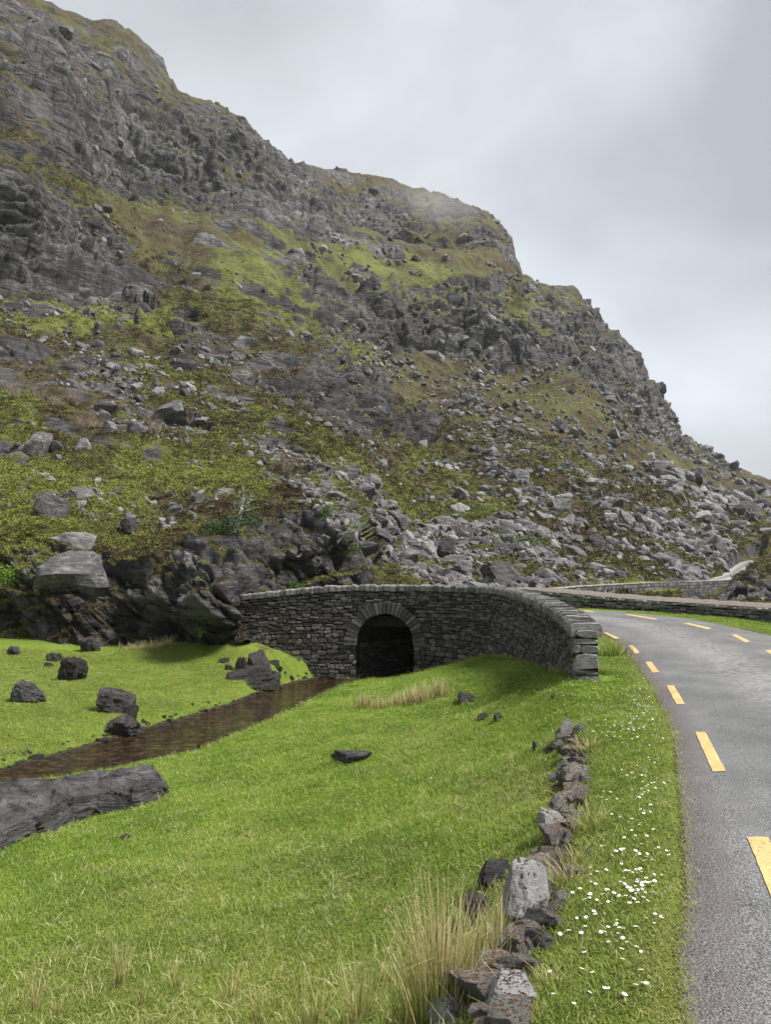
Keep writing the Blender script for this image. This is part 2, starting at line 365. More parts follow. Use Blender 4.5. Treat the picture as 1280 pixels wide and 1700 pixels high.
gc += [(-15, 3, -1.3), (-15, 8, -1.75), (-20, -5, -1.3), (-5, -6, -.8), (-2, 0, -.7), (5.2, 16.6, .02), (12, 6, 0), (14, 14, .1), (12, -8, 0), (-4, 5.5, -1.15), (3.6, 12.4, -.02), (4.2, 12, 0)]
gcx = np.array(gc); gf = tps(gcx[:, :2], gcx[:, 2], 2e-3)
SIDE = [tuple(BPATH[k, :2] - BN[k] * .2) for k in range(0, len(BPATH), 6)] + [(-5.9, 27.6), (-5.9, 70), (90, 70), (90, 12.2)]
def ground_h(P, detail=True):
    P = np.asarray(P, float); z = gf(P)
    fr = sstep(-24, -16, P[:, 0]) * sstep(-14, -6, P[:, 1]); z = z * fr + (-1.3) * (1 - fr)
    side = in_poly(P, SIDE); z = np.where(side, np.where(P[:, 0] < -4.3, -1.2, zroad(P[:, 0], P[:, 1]) - .01), z)
    right = (P[:, 0] > 4) & (P[:, 1] <= 12.2); z = np.where(right, 0., z)
    inr = in_poly(P, ROADPOLY); d = seg_dist(P, ROADPOLY + ROADPOLY[:1])
    if detail:
        p3 = np.stack([P[:, 0], P[:, 1], 0 * P[:, 0]], 1)
        n = fbm(p3 * 1.3, 3) * .035 + fbm(p3 * .42 + 5, 2) * .05 + perlin(p3 * 6) * .008
        z = z + n * np.where(inr, 0, sstep(.0, .8, d)) * np.where(side, .6, 1)
    z = np.where(inr, zroad(P[:, 0], P[:, 1]) - .04 - .05 * sstep(0, .3, d), z)
    ds = seg_dist(P, STREAM + STREAM[:1]); ins = in_poly(P, STREAM)
    zz = np.where(ins, WATER + .03 - .36 * sstep(0, .9, ds), np.where(side, z, np.maximum(z, WATER + .03 + .14 * sstep(0, .22, ds))))
    rise = np.where(side, zz, np.where(ins, zz, (WATER + .03) * (1 - sstep(0, .45, ds)) + np.maximum(z, WATER + .16) * sstep(0, .45, ds)))
    z = rise
    far = sstep(40, 46, P[:, 1]); z = z * (1 - far) - 4 * far
    return z
def hit(u, v):
    dx, dy, dz = [float(q) for q in rdir(u, v)]
    t = np.arange(2., 45, .05); P = np.stack([dx * t, dy * t], 1); zz = EYE + dz * t
    g = ground_h(P); k = np.argmax(zz < g)
    if not (zz < g).any(): k = len(t) - 1
    return np.array([dx * t[k], dy * t[k], g[k]])

# ------------------------------------------------------------------ mountain
SKY = [(-460, -420), (-200, -170), (0, -30), (55, 0), (100, 15), (140, 40), (210, 60), (260, 95), (300, 150), (320, 162), (400, 205), (440, 240), (470, 270), (485, 273), (560, 285), (640, 303), (700, 322), (760, 335), (810, 360), (830, 380), (843, 400), (853, 432), (865, 461), (900, 478), (950, 488), (975, 510), (985, 535), (1020, 555), (1050, 600), (1070, 640), (1100, 690), (1125, 730), (1140, 742), (1200, 775), (1240, 797), (1280, 808), (1400, 850), (1750, 905)]
sx = np.array(SKY, float)
FOOT = np.array([(-460, 1085), (-100, 1082), (0, 1078), (60, 1078), (100, 1090), (200, 1095), (260, 1098), (330, 1092), (400, 1082), (440, 1070), (520, 1005), (640, 1003), (850, 1010), (960, 1020), (1750, 1030)], float)
Dc = [(-450, 1085, 30), (-450, 950, 32), (-450, 800, 46), (-450, 540, 95), (-450, 200, 150), (-450, -400, 250), (-200, 1085, 29.5), (-200, 930, 31.5),
      (0, 1078, 29), (0, 950, 30.3), (0, 900, 33), (0, 800, 42), (0, 700, 56), (0, 640, 69), (0, 540, 97), (0, 300, 122), (0, 230, 140), (0, 0, 190), (0, -40, 215),
      (110, 1088, 28.2), (110, 985, 29.4), (110, 905, 31.5), (200, 1090, 28), (200, 960, 29.6), (200, 930, 31.3), (200, 800, 44), (200, 700, 62), (200, 560, 110), (200, 400, 150), (200, 60, 235),
      (320, 1092, 27.2), (320, 930, 28), (320, 905, 30.5), (380, 1082, 26.7), (405, 1076, 26.5), (370, 930, 28.0), (405, 990, 27.3), (405, 955, 28.6), (320, 850, 39), (320, 750, 58), (320, 650, 85), (320, 500, 132), (320, 380, 185), (320, 165, 235),
      (440, 1005, 33), (480, 1000, 34.5), (480, 850, 38), (400, 850, 36.5), (560, 1000, 35), (580, 860, 40), (480, 800, 50), (480, 750, 64), (480, 650, 98), (480, 540, 142), (480, 430, 200), (470, 272, 262),
      (560, 400, 250), (560, 300, 290), (640, 1000, 36), (640, 960, 42), (640, 900, 58), (640, 800, 90), (640, 700, 130), (640, 610, 172), (640, 510, 192), (640, 460, 225), (640, 305, 305), (800, 355, 330), (857, 450, 310), (800, 450, 270),
      (860, 1005, 40), (860, 960, 48), (860, 900, 72), (860, 800, 110), (860, 700, 160), (860, 630, 205), (860, 540, 228), (860, 480, 285),
      (980, 500, 300), (980, 600, 240), (980, 700, 190), (980, 800, 138), (980, 900, 88), (980, 1010, 43), (970, 981, 46), (1080, 973, 60), (1190, 968, 78), (1232, 941, 102), (1256, 932, 112),
      (1130, 735, 285), (1130, 800, 198), (1130, 850, 148), (1130, 905, 108), (1130, 1010, 46), (1280, 808, 330), (1280, 850, 230), (1280, 905, 150), (1280, 970, 76), (1280, 1010, 46),
      (1700, 905, 350), (1700, 960, 100), (1700, 1020, 45)]
dc = np.array(Dc, float); df = tps(dc[:, :2], np.log(dc[:, 2]), 2e-4)
BND = np.array([(455, 240), (470, 262), (500, 330), (540, 372), (580, 398), (640, 425), (720, 445), (800, 450)], float)
def Dmap(u, v):
    D = np.exp(df(np.stack([u, v], 1)))
    vb = np.interp(u, BND[:, 0], BND[:, 1]); k = sstep(-3, 14, vb - v) * sstep(466, 474, u) * (1 - sstep(640, 880, u))
    return D * (1 + .34 * k)
ucol = np.concatenate([np.linspace(-460, -30, 90, endpoint=False), np.linspace(-30, 1310, 920, endpoint=False), np.linspace(1310, 1750, 60)])
NR = 880
tt = np.linspace(0, 1, NR); tt = tt ** 1.0
NU = len(ucol)
U, T = np.meshgrid(ucol, tt)
vf = np.interp(ucol, FOOT[:, 0], FOOT[:, 1])
rs = np.random.RandomState(2)
vsk = np.interp(ucol, sx[:, 0], sx[:, 1])
_k = np.exp(-.5 * (np.arange(-60, 61) / 24.) ** 2); _k /= _k.sum(); vsm = np.convolve(np.pad(vsk, 60, mode='edge'), _k, 'valid')
V_ = vf[None] * (1 - T) + T * (vsm[None] + (vsk - vsm)[None] * T ** 5)
uu, vv = U.ravel(), V_.ravel()
DD = Dmap(uu, vv)
BASE = W(uu, vv, DD)
def capsules(u, v, L):
    out = np.zeros_like(u)
    for (a, b, c, d, r, s) in L:
        P = np.stack([u, v], 1); dd = seg_dist(P, [(a, b), (c, d)]); out = np.maximum(out, s * (1 - sstep(r * .65, r * 1.25, dd)))
    return out
ROCKY = [(-400, 200, 60, 430, 110, 1.), (-300, 100, 0, 150, 160, .6), (0, 130, 160, 210, 130, .66), (90, 60, 420, 300, 110, .80), (200, 250, 470, 330, 85, .98), (330, 340, 640, 420, 42, 1.), (110, 420, 200, 520, 70, .8), (200, 500, 330, 470, 45, .62),
         (440, 460, 640, 560, 30, .9), (560, 545, 900, 610, 42, 1.), (600, 490, 830, 560, 28, .74), (700, 520, 960, 500, 30, .78), (350, 430, 520, 600, 34, .66), (380, 600, 540, 650, 28, .72), (0, 590, 140, 630, 38, 1.), (140, 640, 260, 700, 34, .8), (300, 600, 420, 640, 24, .5),
         (540, 640, 600, 700, 42, 1.15), (-20, 600, 190, 640, 40, 1.1), (190, 665, 330, 715, 26, 1.), (90, 700, 200, 735, 16, .9), (20, 440, 110, 520, 60, 1.1), (300, 560, 420, 620, 26, .8), (760, 590, 900, 620, 26, .9), (-100, 720, 40, 740, 30, .8), (900, 540, 1060, 660, 60, .85), (1060, 660, 1120, 740, 30, .85), (960, 620, 1060, 700, 35, .8), (500, 290, 800, 400, 60, .52), (760, 350, 850, 440, 30, .85), (640, 730, 700, 740, 25, .6),
         (860, 450, 1000, 540, 18, .8), (1130, 745, 1280, 830, 14, .55), (400, 700, 560, 800, 22, .35),
         (-300, 1010, 60, 1010, 75, 1.1), (60, 1030, 380, 1030, 88, 1.15), (330, 960, 400, 1000, 60, 1.15), (60, 960, 130, 960, 60, 1.1),
         (420, 900, 590, 900, 70, .86), (560, 940, 610, 960, 40, .8), (1150, 990, 1400, 985, 20, 1.), (800, 760, 1280, 960, 60, .2)]
LUSH = [(0, 800, 200, 860, 70, .8), (40, 540, 320, 560, 26, .9), (380, 470, 600, 600, 40, .75), (220, 640, 500, 760, 60, .45), (0, 680, 60, 900, 70, .75), (330, 890, 620, 980, 30, .55), (480, 430, 860, 560, 60, .62), (560, 800, 720, 960, 50, .7), (700, 820, 900, 960, 60, .6), (200, 250, 330, 275, 14, .9), (640, 640, 1100, 760, 50, .2), (940, 970, 1150, 975, 10, .9), (220, 760, 420, 800, 40, .7)]
R = capsules(uu, vv, ROCKY); LU = np.maximum(.3, capsules(uu, vv, LUSH))
WET = capsules(uu, vv, [(60, 1045, 400, 1045, 60, .8), (330, 1000, 390, 1010, 50, .8), (-300, 1020, 60, 1030, 60, .85), (420, 940, 600, 930, 45, .55), (-300, 320, 60, 440, 80, .75), (60, 430, 160, 520, 50, .8), (480, 640, 540, 660, 30, .7), (560, 575, 900, 615, 28, .85), (440, 500, 560, 560, 24, .7), (640, 520, 760, 540, 16, .5), (1150, 990, 1400, 985, 20, .75), (200, 330, 640, 420, 34, .6), (100, 130, 300, 220, 50, .3), (720, 380, 850, 450, 22, .5)])
R = np.clip(R * .93 + .30 * fbm(BASE * .05, 3) * (R > .02) + .12 * fbm(BASE * .3, 2) * (DD < 120), 0, 1.2)
R = R + .75 * sstep(.12, .5, fbm(BASE * .16 + 50, 3)) * (uu < 640) * (vv > 560) * (vv < 800) * sstep(34, 38, DD)
R = R + .2 * sstep(.15, .5, fbm(BASE * .05 + 70, 3)) * (vv < 560)
R = np.clip(R, 0, 1.15)
# outward normal
B3 = BASE.reshape(NR, NU, 3); du = np.gradient(B3, axis=1); dv_ = np.gradient(B3, axis=0)
NB = np.cross(du, dv_).reshape(-1, 3); NB /= np.linalg.norm(NB, axis=1)[:, None] + 1e-9
toc = np.array([0, 0, EYE]) - BASE; NB *= np.sign((NB * toc).sum(1))[:, None]
NB = NB * .75 + np.array([0, -.25, .25]); NB /= np.linalg.norm(NB, axis=1)[:, None]
SPC = np.maximum(np.linalg.norm(du, axis=2), np.linalg.norm(dv_, axis=2)).ravel()
disp = np.zeros(len(BASE)); tone = np.zeros(len(BASE)); shift = np.zeros((len(BASE), 3))
warp = np.stack([fbm(BASE * .05 + k * 9, 2) for k in range(3)], 1)
def rotm(ax, ay, az): return np.array(Euler((ax, ay, az)).to_matrix())
RB = rotm(.18, .30, .1)                  # bedding dips gently to the right
crag = sstep(50, 40, DD)                 # near crags have steep oblique joints
for size, A, an in [(22, .075, 2.2), (9, .12, 2.6), (3.6, .17, 2.6), (1.5, .21, 2.2), (.62, .22, 1.9)]:
    px = size / DD * FPX * .603 * .7
    w = sstep(1.6, 4.5, px) * (1 - sstep(140, 320, px)) * np.clip(R, 0, 1.1) * sstep(2.2, 6.5, size / SPC)
    idx = np.where(w > .02)[0]
    if len(idx) == 0: continue
    q = (BASE[idx] + warp[idx] * size * .35) @ RB.T
    if size < 4:
        q2 = (BASE[idx]) @ rotm(.5, -.75, .2).T; m = (crag[idx] > .5)[:, None]; q = np.where(m, q2, q)
    f1, f2, cid, dv = worley(q / np.array([size * 1.3, size * 1.1, size / an]))
    val = RT[cid, 3] - .5; crack = np.exp(-(f2 - f1) / .05)
    tilt = dv[:, 0] * (RT[cid, 1] - .5) + dv[:, 2] * (RT[cid, 2] - .5) * 1.4
    disp[idx] += w[idx] * size * A * (val * 1.15 + tilt * .9 - crack * .55)
    tone[idx] = tone[idx] * .6 + (val + .5) * w[idx] * .6
# large buttresses and gullies, terraces
big = fbm(BASE * np.array([.022, .022, .012]), 4, ridge=True) * 4.2 * sstep(60, 160, DD)
zq = (BASE @ RB.T)[:, 2] + fbm(BASE * .03, 3) * 5
def saw(x): f = x - np.floor(x); return np.where(f < .78, f / .78, (1 - f) / .22)
tmod = .35 + .65 * sstep(-.5, .6, fbm(BASE * .02 + 31, 3))
ter = (saw(zq / 13) - .5) * 6.0 * sstep(75, 150, DD) * tmod * sstep(1.5, 4., 3. / SPC) + (saw(zq / 4.7) - .5) * 2.3 * sstep(45, 90, DD) * sstep(2., 6., 1.4 / SPC)
disp += big * .95 + ter * np.clip(R + .12, 0, 1)
def joints(sx_, sz_, A, lo, hi):
    w = np.clip(R, 0, 1) * sstep(lo, hi, DD) * sstep(2., 5., sx_ / SPC); idx = np.where(w > .03)[0]
    q = (BASE[idx] + warp[idx] * sx_ * .5) / np.array([sx_, sx_, sz_]); f1, f2, cid, dv = worley(q)
    disp[idx] += w[idx] * A * ((RT[cid, 3] - .5) * 1.2 - np.exp(-(f2 - f1) / .06) * .9)
    return idx, np.exp(-(f2 - f1) / .05) * w[idx]
joints(9., 22., 1.3, 90, 150); joints(3.4, 7., .4, 60, 110)
def notch(f, A, lo, hi, seed):
    x = (BASE @ RB.T) * np.array([.012, .012, f]) + seed; x[:, 2] += fbm(BASE * .04 + seed, 2) * .25
    disp[:] -= np.clip(R, 0, 1) * A * np.clip(1 - np.abs(perlin(x)) * 7, 0, 1) * sstep(lo, hi, DD) * sstep(1.5, 4, 1.2 / SPC)
notch(.14, 2.6, 70, 120, 3.); notch(.40, 1.2, 45, 80, 8.)
trackm = capsules(uu, vv, [(920, 986, 1080, 974, 11, 1), (1080, 974, 1200, 968, 11, 1), (1200, 968, 1232, 945, 13, 1), (1232, 945, 1258, 934, 12, 1)])
nv = 1 - np.clip(R, 0, 1)
for size, A in [(5.5, .12), (1.9, .17), (.75, .19), (.3, .15)]:
    px = size / DD * FPX * .603
    w = sstep(1.5, 5, px) * sstep(2.2, 6.5, size / SPC)
    idx = np.where(w > .02)[0]
    disp[idx] += w[idx] * size * A * (perlin(BASE[idx] / size + 3) + .5 * np.abs(perlin(BASE[idx] / size * 1.7)))
disp *= (1 - .95 * trackm)
disp *= 1 - .45 * sstep(.93, 1., T.ravel())
lu_ = np.linalg.norm(du, axis=2); lv_ = np.linalg.norm(dv_, axis=2); an_ = sstep(1.3, 3.2, lv_ / (lu_ + 1e-9))
d2 = disp.reshape(NR, NU); bl = d2.copy()
for n_ in range(3):
    bl = (bl + np.roll(bl, 1, 1) + np.roll(bl, -1, 1) + np.roll(bl, 2, 1) + np.roll(bl, -2, 1)) / 5
    bl[1:-1] = (bl[1:-1] * 2 + bl[2:] + bl[:-2]) / 4
disp = (d2 * (1 - an_) + bl * an_).ravel()
POS = BASE + NB * disp[:, None]
# final normals for the vegetation mask
P3 = POS.reshape(NR, NU, 3)
def blur(a, n):
    for _ in range(n):
        a = (a + np.roll(a, 1, 0) + np.roll(a, -1, 0) + np.roll(a, 1, 1) + np.roll(a, -1, 1)) / 5
    return a
PB = blur(P3, 3); nn = np.cross(np.gradient(PB, axis=1), np.gradient(PB, axis=0)).reshape(-1, 3)
nn /= np.linalg.norm(nn, axis=1)[:, None] + 1e-9; nn *= np.sign((nn * toc).sum(1))[:, None]
nzf = nn[:, 2]
VEG = 1.08 - .86 * np.clip(R, 0, 1.05) + (nzf - .52) * 1.25 + .34 * fbm(BASE * .10, 4)
VEG = VEG + sstep(55, 80, DD) * (.08 + .42 * perlin((BASE @ RB.T) * np.array([.016, .016, .10]) + warp * .4) + .25 * perlin((BASE @ RB.T) * np.array([.05, .05, .33]) + 7))
VEG = np.clip(VEG, 0, 1)
WET = WET * sstep(.75, .35, nzf)
VEG = np.where((crag > .5) & (nzf < .45) & (R > .7), VEG * .4, VEG)
P3 = POS.reshape(NR, NU, 3)
# ground carries on behind the skyline
extra = []
hd = P3[-1] - np.array([0, 0, 0]); hd = hd[:, :2] / np.linalg.norm(hd[:, :2], axis=1)[:, None]
for k, (dist, drop) in enumerate([(1.5, .1), (4, .5), (9, 1.5), (18, 4), (35, 8), (70, 18), (130, 38)]):
    q = P3[-1].copy(); q[:, :2] += hd * dist; q[:, 2] -= drop; extra.append(q)
P3x = np.concatenate([P3, np.array(extra)], 0); NRx = P3x.shape[0]
def ext(a): a = a.reshape(NR, NU); return np.concatenate([a, np.repeat(a[-1:], NRx - NR, 0)], 0).ravel()
ii = np.arange(NRx * NU).reshape(NRx, NU)
F = np.stack([ii[:-1, :-1], ii[:-1, 1:], ii[1:, 1:], ii[1:, :-1]], -1).reshape(-1, 4)
me = mesh_np('mountain', P3x.reshape(-1, 3), F, [M['mountain']], dict(veg=ext(VEG), lush=ext(LU), tone=ext(np.clip(tone, 0, 1)), wet=ext(WET)), smooth=True)
tag(ob('mountain', me), 'steep rocky mountainside of grey cliffs, heather and grass rising behind the bridge', kind='structure')
def mt(u, v, lift=0.):
    c = int(np.argmin(np.abs(ucol - u))); r = int(np.argmin(np.abs(V_[:, c] - v))); r = max(0, min(NR - 1, r))
    q = P3[r, c].copy(); q[2] += lift; return q
AREA = (np.linalg.norm(np.cross(np.gradient(P3, axis=1), np.gradient(P3, axis=0)), axis=2)).ravel()

# ------------------------------------------------------------------ ground
def mat_ground():
    t = MT('meadow_turf'); p = t.pos(); dirt = t.attr('dirt'); yel = t.attr('yellow')
    a = t.noise(p, .8, 6, .62); b = t.noise(p, 9., 6, .7); c = t.noise(p, 60., 4, .7)
    k = t.math('ADD', t.math('ADD', t.math('MULTIPLY', a, .4), t.math('MULTIPLY', b, .35)), t.math('MULTIPLY', c, .25))
    col = t.ramp(k, [(.38, (.055, .10, .012)), (.47, (.11, .185, .018)), (.56, (.155, .24, .028)), (.66, (.23, .28, .055))])
    yy = t.math('MULTIPLY', yel, t.ramp(t.noise(p, 2.2, 5, .65), [(.3, .25), (.65, 1.)]))
    col = t.mix(yy, col, (.165, .185, .042))
    d = t.math('ADD', dirt, t.math('MULTIPLY', t.math('SUBTRACT', t.noise(p, 7., 6, .7), .5), .7)); d = t.ramp(d, [(.45, 0.), (.58, 1.)])
    soil = t.ramp(t.noise(p, 22., 5, .7), [(.35, (.020, .014, .010)), (.6, (.055, .040, .030)), (.72, (.11, .09, .075))])
    col = t.mix(d, col, soil)
    return t.fin(col, .95, t.bump(t.math('ADD', c, b), .9, .03), .1)
M['turf'] = mat_ground()
xs = np.concatenate([[-1600, -900, -400, -160, -80, -45, -30, -22], np.arange(-16, -9, .25), np.arange(-9, -4, .085), np.arange(-4, 6.5, .055), np.arange(6.5, 14, .14), [14.5, 16, 19, 24, 32, 48, 90, 200, 500, 1600]])
ys = np.concatenate([[-900, -300, -100, -40, -18, -9, -4, -1, 1], np.arange(2, 9, .05), np.arange(9, 18, .075), np.arange(18, 34, .11), np.arange(34, 46, .6), [50, 70, 120, 300, 800, 2500]])
GX, GY = np.meshgrid(xs, ys); GP = np.stack([GX.ravel(), GY.ravel()], 1); GZ = ground_h(GP)
dS = seg_dist(GP, STREAM + STREAM[:1]); inS = in_poly(GP, STREAM); dR = seg_dist(GP, ROADPOLY + ROADPOLY[:1]); inR = in_poly(GP, ROADPOLY); sideM = in_poly(GP, SIDE)
dW = seg_dist(GP, RW)
dirt = np.where(inS, 1.2, .75 * np.exp(-dS / .10)); dirt = np.where(sideM & ~inR, dirt * 0, dirt); dirt = np.maximum(dirt, .62 * np.exp(-(dW / .22) ** 2)); dirt = np.maximum(dirt, np.where(inR, 1., .5 * np.exp(-dR / .05)))
dfoot = seg_dist(GP, [(-9, 28.0), (-6.7, 27.4), (-5.2, 26.6)]); dirt = np.maximum(dirt, .5 * np.exp(-dfoot / .5))
dwall = seg_dist(GP, [tuple(b[:2]) for b in BPATH[::8]]); dirt = np.maximum(dirt, .55 * np.exp(-dwall / .25) * ~sideM)
leftbank = (GP[:, 1] > 13) & (GP[:, 0] < np.interp(GP[:, 1], [13, 16, 20, 24, 27], [-6, -5, -4, -3.2, -2])) & ~inS
yellow = np.where(leftbank, .62, .12) + .75 * np.exp(-dR / .16) * ~inR + .25 * sstep(6, 3, GP[:, 1]) + .35 * np.exp(-(dW / .4) ** 2)
ny, nx = GX.shape; ii = np.arange(nx * ny).reshape(ny, nx)
F = np.stack([ii[:-1, :-1], ii[:-1, 1:], ii[1:, 1:], ii[1:, :-1]], -1).reshape(-1, 4)
PATCH = [(835, 1322, .75, .55, .30), (520, 1332, .35, .2, .42), (850, 1187, .8, .2, .42), (700, 1228, .9, .35, .2), (730, 1268, .5, .3, .2), (930, 1225, .35, .3, .45), (905, 1300, .12, 0, .6), (908, 1246, .25, 0, .6), (410, 1395, .5, .3, .15), (640, 1560, .7, .35, .1), (300, 1490, .9, .4, 0), (500, 1470, 1.1, .3, 0), (760, 1500, .5, .4, .2), (400, 1700, 1.6, .5, .12), (100, 1690, 1.2, .5, .1), (440, 1076, 1.0, .2, .5), (130, 1105, .6, 0, .45)]
def patch_add(P, k):
    out = np.zeros(len(P))
    for (u, v, r, a, b) in PATCH:
        q = PQ[(u, v)]; out = np.maximum(out, (a, b)[k] * np.exp(-(((P[:, 0] - q[0]) / r) ** 2 + ((P[:, 1] - q[1]) / (r * 1.3)) ** 2)))
    return out
PQ = {(u, v): hit(u, v) for (u, v, *_) in PATCH}
yellow = yellow + patch_add(GP, 0) * 1.3; dirt = np.maximum(dirt, patch_add(GP, 1))
me = mesh_np('ground', np.stack([GP[:, 0], GP[:, 1], GZ], 1), F, [M['turf']], dict(dirt=np.clip(dirt, 0, 1.3), yellow=np.clip(yellow, 0, 1)), smooth=True)
tag(ob('ground', me), 'green cropped meadow sloping from the road verge to the stream', kind='structure')

# water
t = MT('peaty_water'); p = t.pos()
h = t.noise(t.node('ShaderNodeMapping', {'Vector': p, 'Rotation': (0, 0, .6), 'Scale': (1., 2.6, 1.)}).outputs[0], 2.6, 4, .55, .6)
bed = t.ramp(t.noise(p, 5., 6, .7), [(.38, (.008, .0045, .002)), (.52, (.027, .015, .006)), (.62, (.065, .042, .018)), (.7, (.12, .088, .05))])
M['water'] = t.fin(bed, .08, t.bump(t.math('ADD', h, t.math('MULTIPLY', t.noise(p, 9., 3, .5), .45)), .8, .16), .32)
V = [(-30 + 42 * i / 20, 8 + 30 * j / 20, WATER + .012) for j in range(21) for i in range(21)]
Fq = [(j * 21 + i, j * 21 + i + 1, j * 21 + i + 22, j * 21 + i + 21) for j in range(20) for i in range(20)]
tag(ob('stream_water', pymesh('stream_water', V, Fq, [M['water']], True)), 'shallow brown peaty stream flowing out from the bridge arch', kind='structure')

# road
def mat_road():
    t = MT('worn_asphalt'); p = t.pos(); u = t.attr('across'); v = t.attr('along')
    g = t.noise(p, 110., 3, .6); g2 = t.vor(p, 75.); m = t.noise(p, 1.1, 6, .6); s = t.noise(t.node('ShaderNodeCombineXYZ', {0: t.math('MULTIPLY', u, 3.2), 1: t.math('MULTIPLY', v, .22), 2: 0.}).outputs[0], 1., 5, .6)
    base = t.ramp(t.math('ADD', t.math('MULTIPLY', m, .5), t.math('MULTIPLY', s, .5)), [(.35, (.078, .079, .080)), (.5, (.115, .116, .118)), (.66, (.168, .168, .168))])
    spk = t.ramp(g, [(.36, .32), (.5, 1.), (.65, 2.1)]); col = t.mix(1., base, spk, 'MULTIPLY')
    wear = t.math('MULTIPLY', t.ramp(t.noise(p, 9., 8, .8), [(.46, 0.), (.56, 1.)]), t.math('MULTIPLY', t.ramp(u, [(.2, 0.), (.32, 1.), (.46, 1.), (.58, 0.)]), t.ramp(t.math('MULTIPLY', v, .02), [(.3, 0.), (.38, 1.), (.76, 1.), (.9, .0)])))
    col = t.mix(t.math('MULTIPLY', wear, .55), col, (.32, .315, .31))
    ed = t.ramp(t.math('ADD', u, t.math('MULTIPLY', t.math('SUBTRACT', t.noise(p, 5., 5, .7), .5), .08)), [(.03, 1.), (.085, 0.)])
    col = t.mix(t.math('MULTIPLY', ed, .7), col, t.mix(1., (.10, .082, .08), spk, 'MULTIPLY'))
    return t.fin(col, .85, t.bump(t.math('ADD', g, g2), .7, .006), .3)
M['road'] = mat_road()
Lr, _ = resample(LE, .25); nL = len(Lr); Rr, _ = resample(RE, .25)
Rr = np.stack([np.interp(np.linspace(0, 1, nL), np.linspace(0, 1, len(Rr)), Rr[:, j]) for j in range(2)], 1)
# pair left and right by common parameter keyed on the control points
kl = np.linspace(0, len(LE) - 1, 700)
def keyed(P, k):
    P = np.asarray(P, float); P2 = np.vstack([2 * P[0] - P[1], P, 2 * P[-1] - P[-2]]); out = []
    for q in k:
        i = min(int(q), len(P) - 2); tq = q - i; a, b, c, d = P2[i:i + 4]
        out.append(.5 * (2 * b + (c - a) * tq + (2 * a - 5 * b + 4 * c - d) * tq * tq + (3 * b - a - 3 * c + d) * tq ** 3))
    return np.array(out)
KL, KR = keyed(LE, kl), keyed(RE, kl); NA = 25
dist_along = np.concatenate([[0], np.cumsum(np.linalg.norm(np.diff((KL + KR) / 2, axis=0), axis=1))])
V = []; ac = []; al = []
wob = np.array([mnoise.noise(Vector((s_ * .9, 0, 0))) * .06 + mnoise.noise(Vector((s_ * 3.1, 4, 0))) * .035 for s_ in dist_along])
for k in range(len(kl)):
    for j in range(NA):
        f = j / (NA - 1); q = KL[k] * (1 - f) + KR[k] * f
        if j == 0: q = q + np.array([wob[k], 0])
        crown = .05 * (1 - (2 * f - 1) ** 2)
        V.append((q[0], q[1], float(zroad(*q)) + crown - (.03 if j in (0, NA - 1) else 0))); ac.append(f); al.append(dist_along[k])
ii = np.arange(len(V)).reshape(len(kl), NA); F = np.stack([ii[:-1, :-1], ii[:-1, 1:], ii[1:, 1:], ii[1:, :-1]], -1).reshape(-1, 4)
road = ob('road', mesh_np('road', V, F, [M['road']], dict(across=np.array(ac), along=np.array(al)), smooth=True))
tag(road, 'grey worn asphalt road curving left over the bridge', kind='structure')
def road_z(x, y):
    P = np.array([[x, y]]); dl = float(seg_dist(P, [tuple(a) for a in KL])[0]); dr = float(seg_dist(P, [tuple(a) for a in KR])[0]); f = dl / (dl + dr)
    return float(zroad(x, y)) + .05 * (1 - (2 * f - 1) ** 2)
t = MT('yellow_road_paint'); p = t.pos()
pc = t.ramp(t.noise(p, 3., 4, .6), [(.35, (.46, .32, .12)), (.65, (.58, .42, .18))])
chip = t.ramp(t.noise(p, 38., 4, .75), [(.38, 1.), (.46, 0.)])
M['paint'] = t.fin(t.mix(chip, pc, (.14, .13, .12)), .75, t.bump(t.noise(p, 110., 2, .6), .5, .004))
DASH = [((1241, 1391), (1276, 1391), (1330, 1500), (1290, 1512)), ((1155, 1216), (1172, 1216), (1206, 1281), (1184, 1282)), ((1107, 1138), (1119, 1138), (1138, 1169), (1124, 1170)), ((1072, 1099), (1082, 1099), (1095.5, 1116), (1084, 1117)),
        ((1044, 1072), (1052, 1072), (1063, 1084), (1055, 1085.5)), ((1002, 1051), (1008, 1050.5), (1030, 1060), (1023, 1061.5)),
        ((968, 1014.2), (973, 1013.4), (988, 1015.4), (984, 1016.4)), ((1037, 1020.6), (1045, 1020), (1091, 1027.2), (1088, 1028.8)), ((1135, 1035.2), (1144, 1034.6), (1182, 1043), (1176, 1044.8)), ((1214, 1054), (1223, 1053.6), (1247, 1065), (1239, 1066.6)), ((1271, 1080), (1282, 1079), (1320, 1100), (1306, 1103))]
for dq in DASH:
    P = []
    for (u, v) in dq:
        q = Gz(u, v, 0.); 
        for _ in range(6): q = Gz(u, v, road_z(q[0], q[1]))
        P.append(q)
    V = []
    for a in range(13):
        for b in range(3):
            f, g = a / 12, b / 2; l = P[0] * (1 - f) + P[3] * f; r = P[1] * (1 - f) + P[2] * f; q = l * (1 - g) + r * g
            jx = mnoise.noise(Vector((q[0] * 9, q[1] * 9, b))) * .012
            V.append((q[0] + jx, q[1] + jx, road_z(q[0], q[1]) + .006))
    Fq = [(a * 3 + b, a * 3 + b + 1, a * 3 + b + 4, a * 3 + b + 3) for a in range(12) for b in range(2)]
    ob('edge_line_dash', pymesh('edge_line_dash', V, Fq, [M['paint']]), road)

